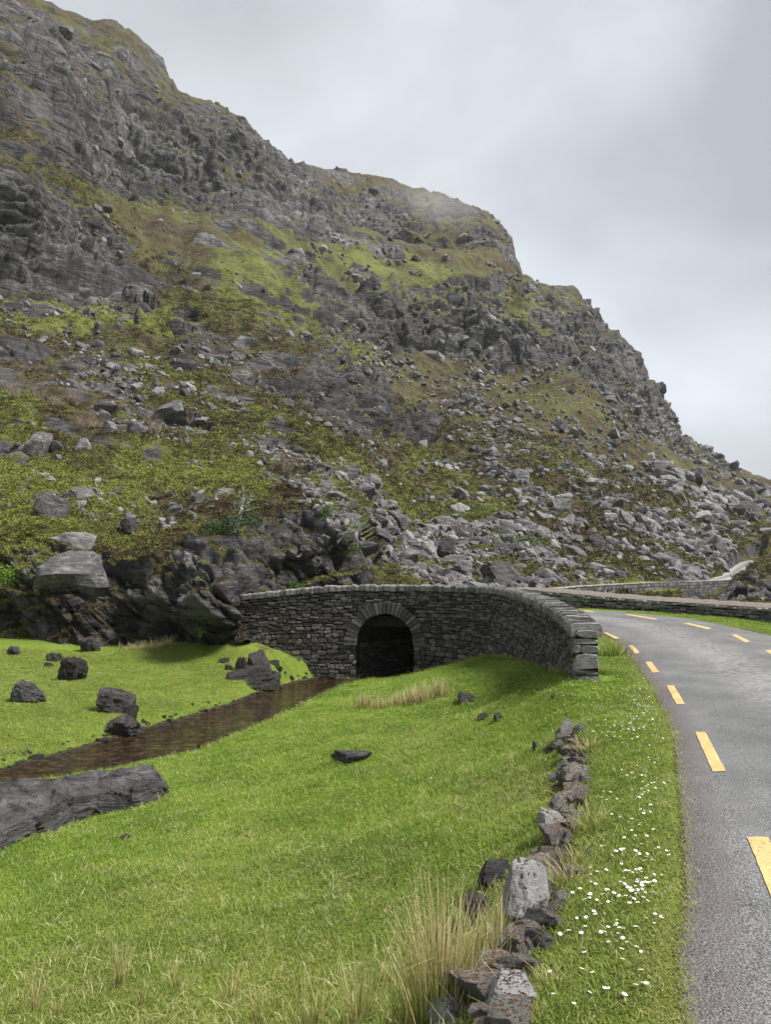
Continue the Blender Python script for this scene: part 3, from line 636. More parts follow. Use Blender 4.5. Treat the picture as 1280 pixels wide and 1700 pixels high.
# ------------------------------------------------------------------ stone masonry
def stone_verts(rs, s0, s1, z0, z1, gap=.008, proud=.035, depth=.14, mapf=None, chamfer=.22):
    """an irregular block: 8-point outline, bevelled and bulged face, straight sides; returns verts and faces"""
    w, h = (s1 - s0) - gap * 2, (z1 - z0) - gap * 2
    cx, cz = (s0 + s1) / 2, (z0 + z1) / 2; j = min(w, h) * .13
    pr = [(-.5, -.5), (0, -.5), (.5, -.5), (.5, 0), (.5, .5), (0, .5), (-.5, .5), (-.5, 0)]
    rr = rs.uniform(.72, 1.0, 8); out = []
    O = [(cx + a * w * (rr[k] if k % 2 == 0 else 1) + rs.uniform(-j, j) * .5, cz + b * h * (rr[k] if k % 2 == 0 else 1) + rs.uniform(-j, j) * .5) for k, (a, b) in enumerate(pr)]
    ch = 1 - chamfer * rs.uniform(.6, 1.2); p0 = proud * rs.uniform(.2, 1.2); tx, tz = rs.uniform(-.5, .5, 2) * proud * .9
    V = [(x, -depth, z) for x, z in O] + [(x, p0 * .25, z) for x, z in O]
    V += [(cx + (x - cx) * ch, p0 + tx * (x - cx) / w + tz * (z - cz) / h + rs.uniform(-.1, .1) * proud, cz + (z - cz) * ch) for x, z in O]
    F = []
    for L in (0, 8):
        for k in range(8): F.append((L + k, L + (k + 1) % 8, L + 8 + (k + 1) % 8, L + 8 + k))
    F.append(tuple(range(16, 24)))
    return [tuple(mapf(*v)) for v in V], F
def emit_stone(name, parent, rs, s0, s1, z0, z1, mapf, mat, **kw):
    V, F = stone_verts(rs, s0, s1, z0, z1, mapf=mapf, **kw)
    c = np.mean(V, 0); me = pymesh(name, [tuple(np.array(v) - c) for v in V], F, [mat])
    return ob(name, me, parent, loc=c)
bridge = empty('stone_bridge')
tag(bridge, 'old dark rubble stone bridge with a round arch over the stream', 'bridge')
ST = float(BS[-1]); rs = np.random.RandomState(11)
ztop = lambda s: float(np.interp(s, BS, BPATH[:, 2]))
# ground along the outer face and the arch centre in arc length
sg = np.arange(0, ST, .1); gpts = np.array([bpos(s, .12)[:2] for s in sg]); gfac = ground_h(gpts)
xs_path = BPATH[:, 0]; s_arch = float(BS[np.argmin(np.abs(BPATH[:, 0] - (-.02)) + (BPATH[:, 1] < 25) * 99)])
AR = 1.03; ZSP = 1.65 - (1066 - 960) / FPX * 26.4; VD = .42
def mapb(s, o, z): return bpos(s, o, z)
stones = []
H0 = -2.15; rows = []; z = H0; 
while z < 1.25:
    h = rs.uniform(.075, .20) if z < 0 else rs.uniform(.065, .155); rows.append((z, z + h)); z += h
ZT = rows[-1][1]
for (a, b) in rows:
    s = rs.uniform(-.3, 0)
    while s < ST:
        near = s < 9
        w = rs.uniform(.09, .27) if near else rs.uniform(.12, .45)
        s0, s1 = max(s, .02), min(s + w, ST - .02); s += w; sm = (s0 + s1) / 2
        if s1 - s0 < .07: continue
        tp = ztop(sm) - .20; f = (tp - H0) / (ZT - H0); wv = .05 * mnoise.noise(Vector((sm * 1.1, a * 2, 0))) + rs.uniform(-.02, .02)
        z0 = H0 + (a - H0) * f + wv; z1 = H0 + (b - H0) * f + wv
        if z1 < np.interp(sm, sg, gfac) - .02: continue
        d = sm - s_arch; zc = (z0 + z1) / 2
        if zc > ZSP:
            rr = math.hypot(d, zc - ZSP)
            if rr < AR + VD - .02: continue
        elif abs(d) < AR + (s1 - s0) / 2 - .03:
            if abs(d) < AR - .02: continue
            # cut the jamb block flush with the opening
            if d > 0: s0 = s_arch + AR
            else: s1 = s_arch - AR
            if s1 - s0 < .08: continue
        if s0 < .30 and s1 > .30: pass
        stones.append((s0, s1, z0, z1))
stones.sort(key=lambda q: -((q[1] - q[0]) * (q[3] - q[2])) / (12.5 + q[0]) ** 2 * (1.))
joined = []
for k, (s0, s1, z0, z1) in enumerate(stones):
    if k < 298: emit_stone('stone', bridge, rs, s0, s1, z0, z1, mapb, M['bridge'])
    else: joined.append(stone_verts(rs, s0, s1, z0, z1, mapf=mapb))
def join_parts(name, parts, parent, mats, mis=None, kind='stuff'):
    V, F, off = [], [], 0
    for v, f in parts:
        V += v; F += [tuple(i + off for i in q) for q in f]; off += len(v)
    o = ob(name, pymesh(name, V, F, mats), parent)
    if kind: o['kind'] = kind
    return o
join_parts('small_stones', joined, bridge, [M['bridge']])
# arch ring
nv_ = 27; th0 = rad(-4)
for k in range(nv_):
    a0 = th0 + (math.pi - 2 * th0) * k / nv_; a1 = th0 + (math.pi - 2 * th0) * (k + 1) / nv_; am = (a0 + a1) / 2
    dpt = VD * rs.uniform(.88, 1.08); V = []; g = .006
    for dep, sh, po in ((-.35, 1., 0), (.045, 1., 0), (.06 + rs.uniform(0, .025), .85, 0)):
        for (aa, r) in ((a0, AR), ((a0 + a1) / 2, AR - .006), (a1, AR), (a1, AR + dpt), ((a0 + a1) / 2, AR + dpt + rs.uniform(-.02, .04)), (a0, AR + dpt)):
            a2 = am + (aa - am) * .9 * sh; r2 = AR + dpt / 2 + (r - AR - dpt / 2) * (1 if sh == 1 else .93)
            V.append(tuple(bpos(s_arch + math.cos(a2) * r2, dep, ZSP + math.sin(a2) * r2)))
    F = []
    for L in (0, 6):
        for q in range(6): F.append((L + q, L + (q + 1) % 6, L + 6 + (q + 1) % 6, L + 6 + q))
    F.append(tuple(range(12, 18)))
    c = np.mean(V, 0); ob('arch_stone', pymesh('arch_stone', [tuple(np.array(v) - c) for v in V], F, [M['voussoir']]), bridge, loc=c)
# coping, set on edge
s = .0
while s < ST - .02:
    w = rs.uniform(.085, .19) * (1.1 if s < 8 else 1.25); s1 = min(s + w, ST); zt = ztop((s + s1) / 2); h = rs.uniform(.0, .045)
    V = []
    x0, x1, y0, y1, z0, z1 = s + .006, s1 - .006, .05 + rs.uniform(-.02, .03), -.44 + rs.uniform(-.03, .02), zt - .21 + rs.uniform(-.02, .02), zt - .02 + h
    for (yy, zz) in ((y0, z0), (y0, z1 - .05), (y0 - .05, z1), (y1 + .05, z1 + rs.uniform(-.02, .02)), (y1, z1 - .05), (y1, z0)):
        V.append(tuple(bpos(x0 + rs.uniform(0, .012), yy, zz))); V.append(tuple(bpos(x1 - rs.uniform(0, .012), yy, zz + rs.uniform(-.012, .012))))
    F = [(2 * q, 2 * q + 1, (2 * q + 3) % 12, (2 * q + 2) % 12) for q in range(6)] + [(0, 2, 4, 6, 8, 10), (11, 9, 7, 5, 3, 1)]
    c = np.mean(V, 0); ob('coping_stone', pymesh('coping_stone', [tuple(np.array(v) - c) for v in V], F, [M['coping']]), bridge, loc=c)
    s = s1
# pier end: dressed blocks stacked at the near end of the parapet
e0 = BPATH[0]; tn = -_t[0]; nr = -BN[0]
pz = float(Gz(975, 1127, 0)[2]); 
def mapp(s, o, z): return np.array([e0[0] + nr[0] * s + tn[0] * o, e0[1] + nr[1] * s + tn[1] * o, z])
for (z0, z1, cuts) in [(-.10, .07, [0, .42]), (.07, .145, [0, .17, .40]), (.145, .42, [.0, .40]), (.42, .56, [0, .10, .41]), (.56, .665, [.0, .41]), (.665, .80, [.03, .40])]:
    for a, b in zip(cuts[:-1], cuts[1:]): emit_stone('pier_stone', bridge, rs, a - .02, b + .0, z0, z1, mapp, M['coping'], depth=.34, proud=.05, chamfer=.12, gap=.006)
# backing masonry: columns with recessed face, opening left for the arch
parts = []
sq = np.arange(0, ST, .06); 
for s0 in sq:
    s1 = min(s0 + .06, ST); d = (s0 + s1) / 2 - s_arch; zb = -2.3
    if abs(d) < AR + .03: zb = ZSP + math.sqrt(max(0, (AR + .03) ** 2 - d * d))
    V = [tuple(bpos(x, o, z)) for x in (s0, s1) for o in (-.03, -.38) for z in (zb, ztop((s0 + s1) / 2) - .12)]
    parts.append((V, [(0, 1, 3, 2), (4, 6, 7, 5), (0, 4, 5, 1), (2, 3, 7, 6), (1, 5, 7, 3), (0, 2, 6, 4)]))
join_parts('backing_masonry', parts, bridge, [M['mortar']], kind=None)
# barrel of the arch, running obliquely under the road
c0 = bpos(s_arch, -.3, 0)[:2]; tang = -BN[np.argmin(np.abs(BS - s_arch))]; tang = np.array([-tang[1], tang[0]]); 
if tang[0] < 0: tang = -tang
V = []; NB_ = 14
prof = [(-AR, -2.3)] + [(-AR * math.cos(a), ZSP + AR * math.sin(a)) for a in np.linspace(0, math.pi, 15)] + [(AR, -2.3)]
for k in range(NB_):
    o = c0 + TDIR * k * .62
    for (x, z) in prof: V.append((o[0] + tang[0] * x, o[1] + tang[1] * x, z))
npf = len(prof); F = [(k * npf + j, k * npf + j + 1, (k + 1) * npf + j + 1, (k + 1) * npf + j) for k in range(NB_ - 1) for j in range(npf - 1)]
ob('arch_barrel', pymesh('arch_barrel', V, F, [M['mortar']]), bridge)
parts = []
for side in (-1, 1):
    z = -2.0
    while z < ZSP - .05:
        h = rs.uniform(.1, .2); s = 0
        while s < 7.5:
            w = rs.uniform(.2, .5)
            mp_ = lambda q, o_, zz, side=side: np.array([c0[0] + tang[0] * side * (AR - o_ - .02) + TDIR[0] * q, c0[1] + tang[1] * side * (AR - o_ - .02) + TDIR[1] * q, zz])
            parts.append(stone_verts(rs, s + .05, s + w + .05, z, z + h, mapf=mp_, proud=.05)); s += w
        z += h
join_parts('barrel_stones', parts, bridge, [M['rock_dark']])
# deck under the road and the far parapet
V = []; F = []
for k, s in enumerate(np.linspace(7.5, ST, 20)):
    for o in (-.38, -6.3):
        q = bpos(s, o, 0); V.append((q[0], q[1], float(zroad(q[0], q[1])) - .02)); V.append((q[0], q[1], float(zroad(q[0], q[1])) - .38))
for k in range(19):
    a = k * 4; b = a + 4; F += [(a, b, b + 2, a + 2), (a + 1, a + 3, b + 3, b + 1), (a + 2, b + 2, b + 3, a + 3), (a, a + 1, b + 1, b)]
ob('deck', pymesh('deck', V, F, [M['mortar']]), bridge)

# ------------------------------------------------------------------ roadside wall beyond the road
def wall_path(pts): return resample(pts, .1)
fw = [(12.6, 18.5, .14 + .60), (12.75, 21, .72)] + [tuple(W(u, v, D)) for u, v, D in [(1280, 1009, 24.0), (1184, 1003, 26.6), (1080, 996.5, 29.3), (1010, 991, 31.5), (950, 985.5, 33.5), (885, 979.5, 35.5), (845, 977, 37)]] + [(3.4, 38.3, 1.1)]
FW, FS = wall_path(fw); ft = np.gradient(FW[:, :2], axis=0); ft /= np.linalg.norm(ft, axis=1)[:, None]; fn = np.stack([-ft[:, 1], ft[:, 0]], 1)
if fn[20, 0] > 0: fn = -fn
def fpos(s, off, z): return np.array([np.interp(s, FS, FW[:, 0]) + np.interp(s, FS, fn[:, 0]) * off, np.interp(s, FS, FW[:, 1]) + np.interp(s, FS, fn[:, 1]) * off, z])
fwall = empty('roadside_wall'); tag(fwall, 'low dry stone wall along the outer edge of the road bend', 'wall')
ztf = lambda s: float(np.interp(s, FS, FW[:, 2])); cand = []
zlo = lambda s: float(zroad(0, fpos(s, 0, 0)[1])) - .06
NC = 4
for r in range(NC):
    s = rs.uniform(-.3, 0)
    while s < FS[-1]:
        w = rs.uniform(.17, .52); s0, s1 = max(0, s), min(s + w, FS[-1]); s += w
        if s1 - s0 < .1: continue
        sm = (s0 + s1) / 2; a, b = zlo(sm), ztf(sm) - .03; wob_ = .05 * mnoise.noise(Vector((sm * 1.3, r * 2, 0)))
        cand.append((s0, s1, a + (b - a) * r / NC + wob_ + rs.uniform(-.02, .02), a + (b - a) * (r + 1) / NC + wob_ + rs.uniform(-.02, .02)))
rs.shuffle(cand); parts = []
for k, q in enumerate(cand):
    if k < 298: emit_stone('stone', fwall, rs, *q, fpos, M['farwall'], depth=.2, proud=.05, gap=.008)
    else: parts.append(stone_verts(rs, *q, mapf=fpos, depth=.2, proud=.05))
if parts: join_parts('small_stones', parts, fwall, [M['farwall']])
parts = []
for s0 in np.arange(0, FS[-1] - .2, .2):
    V = [tuple(fpos(x, o, z)) for x in (s0, s0 + .2) for o in (-.05, -.5) for z in (zlo(s0) - .4, ztf(s0) - .03)]
    parts.append((V, [(0, 1, 3, 2), (4, 6, 7, 5), (0, 4, 5, 1), (2, 3, 7, 6), (1, 5, 7, 3), (0, 2, 6, 4)]))
join_parts('backing_masonry', parts, fwall, [M['mortar']], kind=None)
# gravelly bank behind that wall
V = []; offs = [-.12, -.5, -1.2, -2.2, -3.6, -6]
ss = np.arange(0, FS[-1], .12)
for s in ss:
    for k, o in enumerate(offs):
        q = fpos(s, o, 0); n = mnoise.noise(Vector((q[0] * 2.5, q[1] * 2.5, 0))) * .05 + mnoise.noise(Vector((q[0] * 9, q[1] * 9, 0))) * .02
        V.append((q[0], q[1], ztf(s) + [-.015, .03, .05, .03, -.25, -2.2][k] + n * (k > 0)))
F = [(k * 6 + j, k * 6 + j + 1, (k + 1) * 6 + j + 1, (k + 1) * 6 + j) for k in range(len(ss) - 1) for j in range(5)]
tag(ob('gravel_bank', pymesh('gravel_bank', V, F, [M['gravel']], True)), 'reddish gravel bank running behind the low roadside wall', kind='structure')

# far track climbing the valley and its retaining wall
tk = []
for u, v in [(900, 985), (965, 979.5), (1020, 975.5), (1080, 972), (1140, 970), (1190, 966), (1216, 957), (1232, 944), (1243, 937), (1258, 933)]:
    q = np.mean([mt(u + a_, v) for a_ in (-6, -3, 0, 3, 6)], 0); tk.append(W(u, v, q[1] - .6))
tw = [1.7, 1.7, 1.9, 2.0, 2.2, 3.2, 3.6, 3.6, 3.2, 3.0]
TK, TS = resample([tuple(p) + (w,) for p, w in zip(tk, tw)], .8)
tt_ = np.gradient(TK[:, :2], axis=0); tt_ /= np.linalg.norm(tt_, axis=1)[:, None]; tn_ = np.stack([tt_[:, 1], -tt_[:, 0]], 1)
V = []; ac = []
for k in range(len(TK)):
    for j in range(7):
        f = j / 6 - .5; V.append((TK[k, 0] + tn_[k, 0] * f * TK[k, 3], TK[k, 1] + tn_[k, 1] * f * TK[k, 3], TK[k, 2] + .22 + .05 * (1 - 4 * f * f))); ac.append(j / 6)
ii = np.arange(len(V)).reshape(-1, 7); F = np.stack([ii[:-1, :-1], ii[:-1, 1:], ii[1:, 1:], ii[1:, :-1]], -1).reshape(-1, 4)
t = MT('pale_track'); p = t.pos(); a = t.attr('across')
rut = t.ramp(a, [(.15, .75), (.3, 1.15), (.42, .8), (.5, .45), (.6, .85), (.72, 1.15), (.9, .7)])
M['track'] = t.fin(t.mix(1., t.ramp(t.noise(p, 2., 6, .7), [(.3, (.17, .165, .15)), (.7, (.34, .33, .31))]), rut, 'MULTIPLY'), .9)
tag(ob('far_track', mesh_np('far_track', V, F, [M['track']], dict(across=np.array(ac)), smooth=True)), 'pale narrow road climbing round a bend in the far valley', kind='structure')

# ------------------------------------------------------------------ rocks
_ico = {}
def ico(sub):
    if sub not in _ico:
        bm = bmesh.new(); bmesh.ops.create_icosphere(bm, subdivisions=sub, radius=1)
        _ico[sub] = (np.array([v.co for v in bm.verts]), np.array([[v.index for v in f.verts] for f in bm.faces])); bm.free()
    return _ico[sub]
def rock_mesh(seed, mat, sub=3, planes=9, rough=.045, flat=1., name='boulder', layered=.02):
    r_ = np.random.RandomState(seed); D, F = ico(sub)
    n = r_.normal(size=(planes, 3)); n /= np.linalg.norm(n, axis=1)[:, None]; h = r_.uniform(.62, 1.0, planes)
    n = np.vstack([n, [[0, 0, 1], [0, 0, -1]]]); h = np.append(h, [flat * r_.uniform(.6, .85), .7])
    d = D @ n.T; rr = np.where(d > .05, h[None] / np.maximum(d, .05), 9)
    srt = np.sort(rr, 1); rad_ = srt[:, 0]; k = 45; rad_ = -np.log(np.exp(-k * rr.clip(0, 3)).sum(1)) / k
    V = D * rad_[:, None]
    V = V + D * (fbm(V * 1.6 + seed, 4)[:, None] * rough * 1.3 + np.abs(fbm(V * 5 + seed, 3))[:, None] * rough * -.7)
    V = V + D * (np.sin((V @ np.array([.3, .25, 1])) * 26 + fbm(V * 2, 2) * 3)[:, None] * layered)
    V /= np.abs(V).max(0)[None]
    return mesh_np(name, V, F, [mat])
ROUGHK = dict(grey=.045, pale=.045, dark=.10, slab=.045)
ROCKS = {k: [rock_mesh(100 + 7 * i + j, M[m], sub=sub, name='boulder', layered=ly, rough=ROUGHK[k], planes=14 if k == 'dark' else 9) for i in range(n)] for j, (k, m, n, sub, ly) in enumerate([('grey', 'rock', 8, 3, .022), ('pale', 'rock_pale', 6, 3, .028), ('dark', 'rock_dark', 7, 4, .03), ('slab', 'rock_slab', 4, 4, .02)])}
rr_ = random.Random(5)
def put_rock(me, base, w, h, dep=None, rz=None, tilt=.12, sink=.22, name='boulder'):
    o = ob(name, me, loc=(base[0], base[1] + (dep or w) * .35, base[2] + h * (.5 - sink * .5)), rot=(rr_.uniform(-tilt, tilt), rr_.uniform(-tilt, tilt), rr_.uniform(-.5, .5) if rz is None else rz), scale=(w / 2, (dep or w * rr_.uniform(.7, 1.)) / 2, h * (.5 + sink * .5)))
    return o
def px_rock(kind, u, v, w, h, label, cat='rock', group=None, on='ground', var=None, dep=None, rz=None, tilt=.12, sink=.4, name='boulder'):
    base = hit(u, v) if on == 'ground' else W(u, v, mt(u, v)[1] - .15)
    if kind == 'dark' and on == 'ground': tilt = max(tilt, .3); h = h * .92; w = w * 1.06
    D = base[1]; me = ROCKS[kind][rr_.randrange(len(ROCKS[kind])) if var is None else var]
    s_ = D / FPX * (1.0 + 0 * w)
    o = put_rock(me, base, w * s_, h * s_ * (1 if on == 'ground' else .9), None if dep is None else dep, rz, tilt, sink, name); return tag(o, label, cat, group)
# rocks on the left bank and in the meadow
px_rock('dark', 116, 1131, 50, 42, 'blocky dark rock with a jagged top standing on the left bank turf', group='dark rocks on the stream bank', var=0)
px_rock('dark', 33, 1167, 58, 34, 'low dark brown rock nearest the left edge on the bank', group='dark rocks on the stream bank', var=1)
px_rock('dark', 183, 1186, 62, 40, 'rough dark peaty rock, upper one of the pair at the water edge', group='dark rocks on the stream bank', var=2)
px_rock('dark', 193, 1224, 66, 34, 'rough dark peaty rock, lower one of the pair at the water edge', group='dark rocks on the stream bank', var=3)
px_rock('dark', 212, 1202, 30, 32, 'small dark peaty rock joining the pair at the water edge', group='dark rocks on the stream bank', var=5)
px_rock('dark', 414, 1144, 92, 36, 'wide pointed black rock lying half in the stream', group='dark rocks on the stream bank', var=4)
px_rock('dark', 398, 1117, 28, 28, 'upright small dark rock left of its twin above the pointed black rock', group='dark rocks on the stream bank', var=5)
px_rock('dark', 425, 1110, 38, 32, 'squarish dark rock nearest the bridge wall on the left bank', group='dark rocks on the stream bank', var=6)
px_rock('dark', 371, 1102, 18, 10, 'little flat dark stone left of the two small upright rocks', group='dark rocks on the stream bank')
px_rock('dark', 378, 1113, 14, 10, 'little dark stone just above the pointed black rock', group='dark rocks on the stream bank')
px_rock('dark', 455, 1106, 16, 10, 'tiny dark stone between the squarish rock and the bridge wall', group='dark rocks on the stream bank')
px_rock('grey', 17, 1087, 36, 13, 'flat pale lichened stone at the left edge below the crag', group='dark rocks on the stream bank')
px_rock('dark', 84, 1098, 26, 15, 'small dark stone above the blocky dark rock', group='dark rocks on the stream bank')
px_rock('dark', 77, 1107, 16, 7, 'very small dark stone above the blocky dark rock', group='dark rocks on the stream bank')
px_rock('dark', 145, 1083, 32, 28, 'dark speckled boulder at the foot of the crag', group='dark rocks on the stream bank')
px_rock('slab', 585, 1270, 88, 14, 'thin dark rock slab showing through the middle of the meadow', group='rocks in the meadow', sink=.6, tilt=.04)
px_rock('dark', 780, 1167, 46, 13, 'low dark earthy lump in the turf right of the rushes', group='rocks in the meadow', sink=.5)
px_rock('dark', 804, 1195, 22, 10, 'small dark stone, left one of two together in the meadow', group='rocks in the meadow', sink=.3)
px_rock('dark', 828, 1197, 18, 14, 'small dark stone, right one of two together in the meadow', group='rocks in the meadow', sink=.3)
px_rock('slab', 826, 1478, 84, 34, 'flat grey slab in the grass left of the white boulder', group='rocks in the meadow', var=1, sink=.4, tilt=.05)
px_rock('dark', 797, 1530, 50, 38, 'dark brown rock in long grass left of the white boulder', group='rocks in the meadow', sink=.3)
px_rock('grey', 888, 1248, 10, 16, 'dark little stone in the turf left of the ruined wall top', group='rocks in the meadow', sink=.2)
for (u, v, w, h, l) in [(920, 1190 - 30, 9, 6, 'small pebble in the turf below the bridge wall end'), (205, 1396, 20, 5, 'flat dark peaty crumb in the near meadow'), (830, 1254, 8, 6, 'tiny grey pebble in the meadow left of the ruined wall'), (942, 1188, 9, 5, 'tiny stone just above the ruined wall end')]:
    px_rock('dark', u, v, w, h, l, group='rocks in the meadow', sink=.2)
# the large slab by the stream
def slab_mesh():
    cols = [(-240, 1530, 1500, 1336, 1336), (-150, 1490, 1450, 1318, 1320), (-60, 1440, 1410, 1304, 1310), (0, 1412, 1384, 1298, 1305), (60, 1388, 1352, 1294, 1303), (110, 1370, 1334, 1291, 1300), (160, 1356, 1324, 1281, 1296), (200, 1348, 1315, 1278, 1292), (222, 1342, 1312, 1274, 1290), (245, 1334, 1300, 1268, 1286), (262, 1328, 1302, 1284, 1298), (272, 1322, 1315, 1310, 1314)]
    rows = []
    for (u, vb, vt, vk, vk2) in cols:
        p0 = hit(u, vb) if u > -60 else np.append(Gz(u, vb, -1.5)[:2], ground_h(Gz(u, vb, -1.5)[None, :2])[0]); D = p0[1]; th = max(.03, (vb - vt) / FPX * D)
        p1 = p0 + np.array([0, .10, th]); q = W(u, vk, D + (1.0 if u < 200 else .55)); 
        q2 = q + np.array([0, .15, -.5]); zq2 = float(ground_h(q[None, :2])[0]) + .32; q = np.array([q[0], q[1], min(q[2], max(zq2, p0[2] + th * .8))]) if u < -20 else q; q2 = np.array([q[0], q[1] + .25, -2.6])
        rows.append([p0 + np.array([0, .05, -.8]), p0, p1, p1 * .66 + q * .34 + [0, 0, .02], p1 * .33 + q * .67, q, q2])
    A = np.array(rows); e0 = A[0].copy(); e0[:, 0] -= .15; e0[:, 2] = -2.6; e1 = A[-1].copy(); e1[:, 0] += .08; e1[:, 2] = -2.6; A = np.concatenate([e0[None], A, e1[None]], 0); n0, n1 = A.shape[:2]
    def up(A, f, ax):
        n = A.shape[ax]; x = np.linspace(0, n - 1, (n - 1) * f + 1); i = np.minimum(x.astype(int), n - 2); t_ = x - i
        sh = [1, 1, 1]; sh[ax] = -1; t_ = t_.reshape(sh); return np.take(A, i, ax) * (1 - t_) + np.take(A, i + 1, ax) * t_
    A = up(up(A, 14, 0), 12, 1); n0, n1 = A.shape[:2]; P = A.reshape(-1, 3)
    f1, f2, cid, dv = worley((P @ rotm(.2, .3, .5).T) / np.array([.9, .35, .3]))
    d = (RT[cid, 3] - .5) * .09 - np.exp(-(f2 - f1) / .05) * .03 + fbm(P * 2.2, 5, .55) * .035
    nrm = np.cross(np.gradient(A, axis=0), np.gradient(A, axis=1)).reshape(-1, 3); nrm /= np.linalg.norm(nrm, axis=1)[:, None] + 1e-9
    P = P + nrm * d[:, None] * -1
    ii = np.arange(n0 * n1).reshape(n0, n1); F = np.stack([ii[:-1, :-1], ii[1:, :-1], ii[1:, 1:], ii[:-1, 1:]], -1).reshape(-1, 4)
    c = P.mean(0); return mesh_np('rock_slab', P - c, F, [M['rock_slab']]), c
me, c = slab_mesh(); tag(ob('rock_slab', me, loc=c), 'big tilted dark grey bedrock slab at the left edge beside the stream', 'rock')
# boulders of the crag and hillside that read one by one
HILL = [('pale', 114, 911, 108, 34, 'large pale flat-topped boulder perched on the left crag', 1), ('grey', 70, 868, 66, 56, 'rounded grey boulder just above the large pale perched one', 2), ('grey', 96, 985, 118, 82, 'broad grey block under the large pale perched boulder', 3),
        ('grey', 208, 881, 27, 26, 'small round grey stone in the grass right of the perched boulder', 4), ('pale', 308, 902, 32, 16, 'flat pale stone above the middle of the left crag', 0), ('grey', 342, 890, 14, 20, 'small upright stone left of the pale bare tree', 5),
        ('grey', 132, 754, 64, 36, 'wide grey boulder on the grass above the crag, upper left', 6), ('grey', 88, 748, 26, 20, 'small grey boulder left of the wide one on the upper grass', 7), ('grey', 55, 752, 42, 44, 'dark cleft boulder left of the wide one on the upper grass', 0), ('grey', 172, 718, 32, 26, 'dark small boulder above the wide one on the upper grass', 1),
        ('pale', 60, 800, 66, 22, 'low pale stone above the rounded grey boulder', 2), ('grey', 326, 838, 30, 24, 'purple-grey exposed rock in the heather', 2), ('dark', 840, 976, 92, 48, 'big dark slab boulder behind the bridge parapet', 1), ('grey', 695, 953, 38, 24, 'rounded boulder above the middle of the parapet', 2),
        ('grey', 742, 930, 34, 46, 'upright grey boulder above the right of the arch', 3), ('grey', 770, 955, 44, 30, 'leaning grey boulder left of the big dark slab boulder', 4), ('pale', 712, 928, 40, 34, 'pale boulder in the scree above the parapet middle', 3), ('dark', 655, 782, 46, 26, 'dark angular block in the green slope above the scree', 2),
        ('dark', 381, 414, 34, 24, 'dark square block on the ledge under the upper cliff', 3), ('grey', 1042, 884, 34, 40, 'tall grey boulder high in the right scree', 5), ('grey', 1062, 850, 70, 26, 'long grey boulder above the tall one in the right scree', 6), ('pale', 1135, 846, 44, 26, 'pale boulder on the right of the scree', 4), ('grey', 600, 985 - 10, 50, 30, 'dark grey block behind the parapet left of the arch crown', 7),
        ('grey', 215, 722, 50, 30, 'grey boulder among others in the middle of the left slope', 1), ('grey', 275, 692, 60, 34, 'slanting grey boulder on the left slope', 3), ('pale', 212, 420, 40, 18, 'pale rock on the ledge left of the dark square block', 5)]
for k, u, v, w, h, l, var in HILL: px_rock(k, u, v, w, h, l, 'boulder', on='hill', var=var, sink=.25, tilt=.2, group='boulders named on the hillside')

# scree: image-space density only chooses where boulders lie on the slope
SC = [(560, 830, 760, 940, 60, 1.), (640, 760, 900, 830, 45, .35), (760, 880, 980, 950, 50, .95), (850, 800, 1150, 900, 60, .75), (900, 900, 1230, 950, 55, 1.), (1100, 930, 1300, 960, 40, .9), (380, 700, 470, 760, 26, .8), (450, 760, 600, 850, 34, .9), (400, 740, 520, 790, 20, .8), (1150, 800, 1290, 900, 40, .5), (640, 640, 760, 760, 50, .3), (700, 690, 1000, 800, 60, .42), (600, 600, 760, 700, 40, .22), (1080, 700, 1160, 800, 40, .4), (900, 560, 1080, 720, 40, .16),
      (0, 560, 320, 660, 55, .42), (180, 640, 330, 740, 36, .42), (0, 700, 120, 800, 40, .12), (200, 380, 400, 560, 60, .06), (450, 560, 900, 500, 90, .09), (640, 640, 1120, 760, 70, .5), (380, 600, 640, 700, 60, .3), (120, 560, 420, 700, 60, .34), (0, 780, 330, 860, 50, .12), (560, 430, 900, 560, 60, .16), (480, 330, 820, 400, 60, .05), (0, 100, 400, 330, 100, .04), (640, 900, 900, 985, 30, .7), (960, 960, 1290, 1000, 14, .8)]
dens = capsules(uu, vv, SC) * (1 - capsules(uu, vv, [(920, 988, 1190, 976, 13, 1), (1190, 976, 1262, 940, 26, 1), (1205, 985, 1270, 965, 32, 1)])) * (T.ravel() > .01) * (uu > -60) * (uu < 1340)
dens = dens * (.08 + 1.1 * sstep(-.3, .5, fbm(BASE * .08 + 11, 4)))
dens[(DD < 33)] = 0
prob = dens / dens.sum(); NB_S = 19000
rsx = np.random.RandomState(21); pick = rsx.choice(len(prob), NB_S, p=prob)
pxs = np.clip(rsx.lognormal(math.log(6.6), .58, NB_S), 3., 30) * np.where((uu[pick] < 340) & (vv[pick] < 760), 1.35, 1.) * np.where(vv[pick] > 860, 1.15, np.where(vv[pick] < 800, .72, 1.))
szs = pxs * DD[pick] / FPX; order = np.argsort(-pxs); PF = P3.reshape(-1, 3)
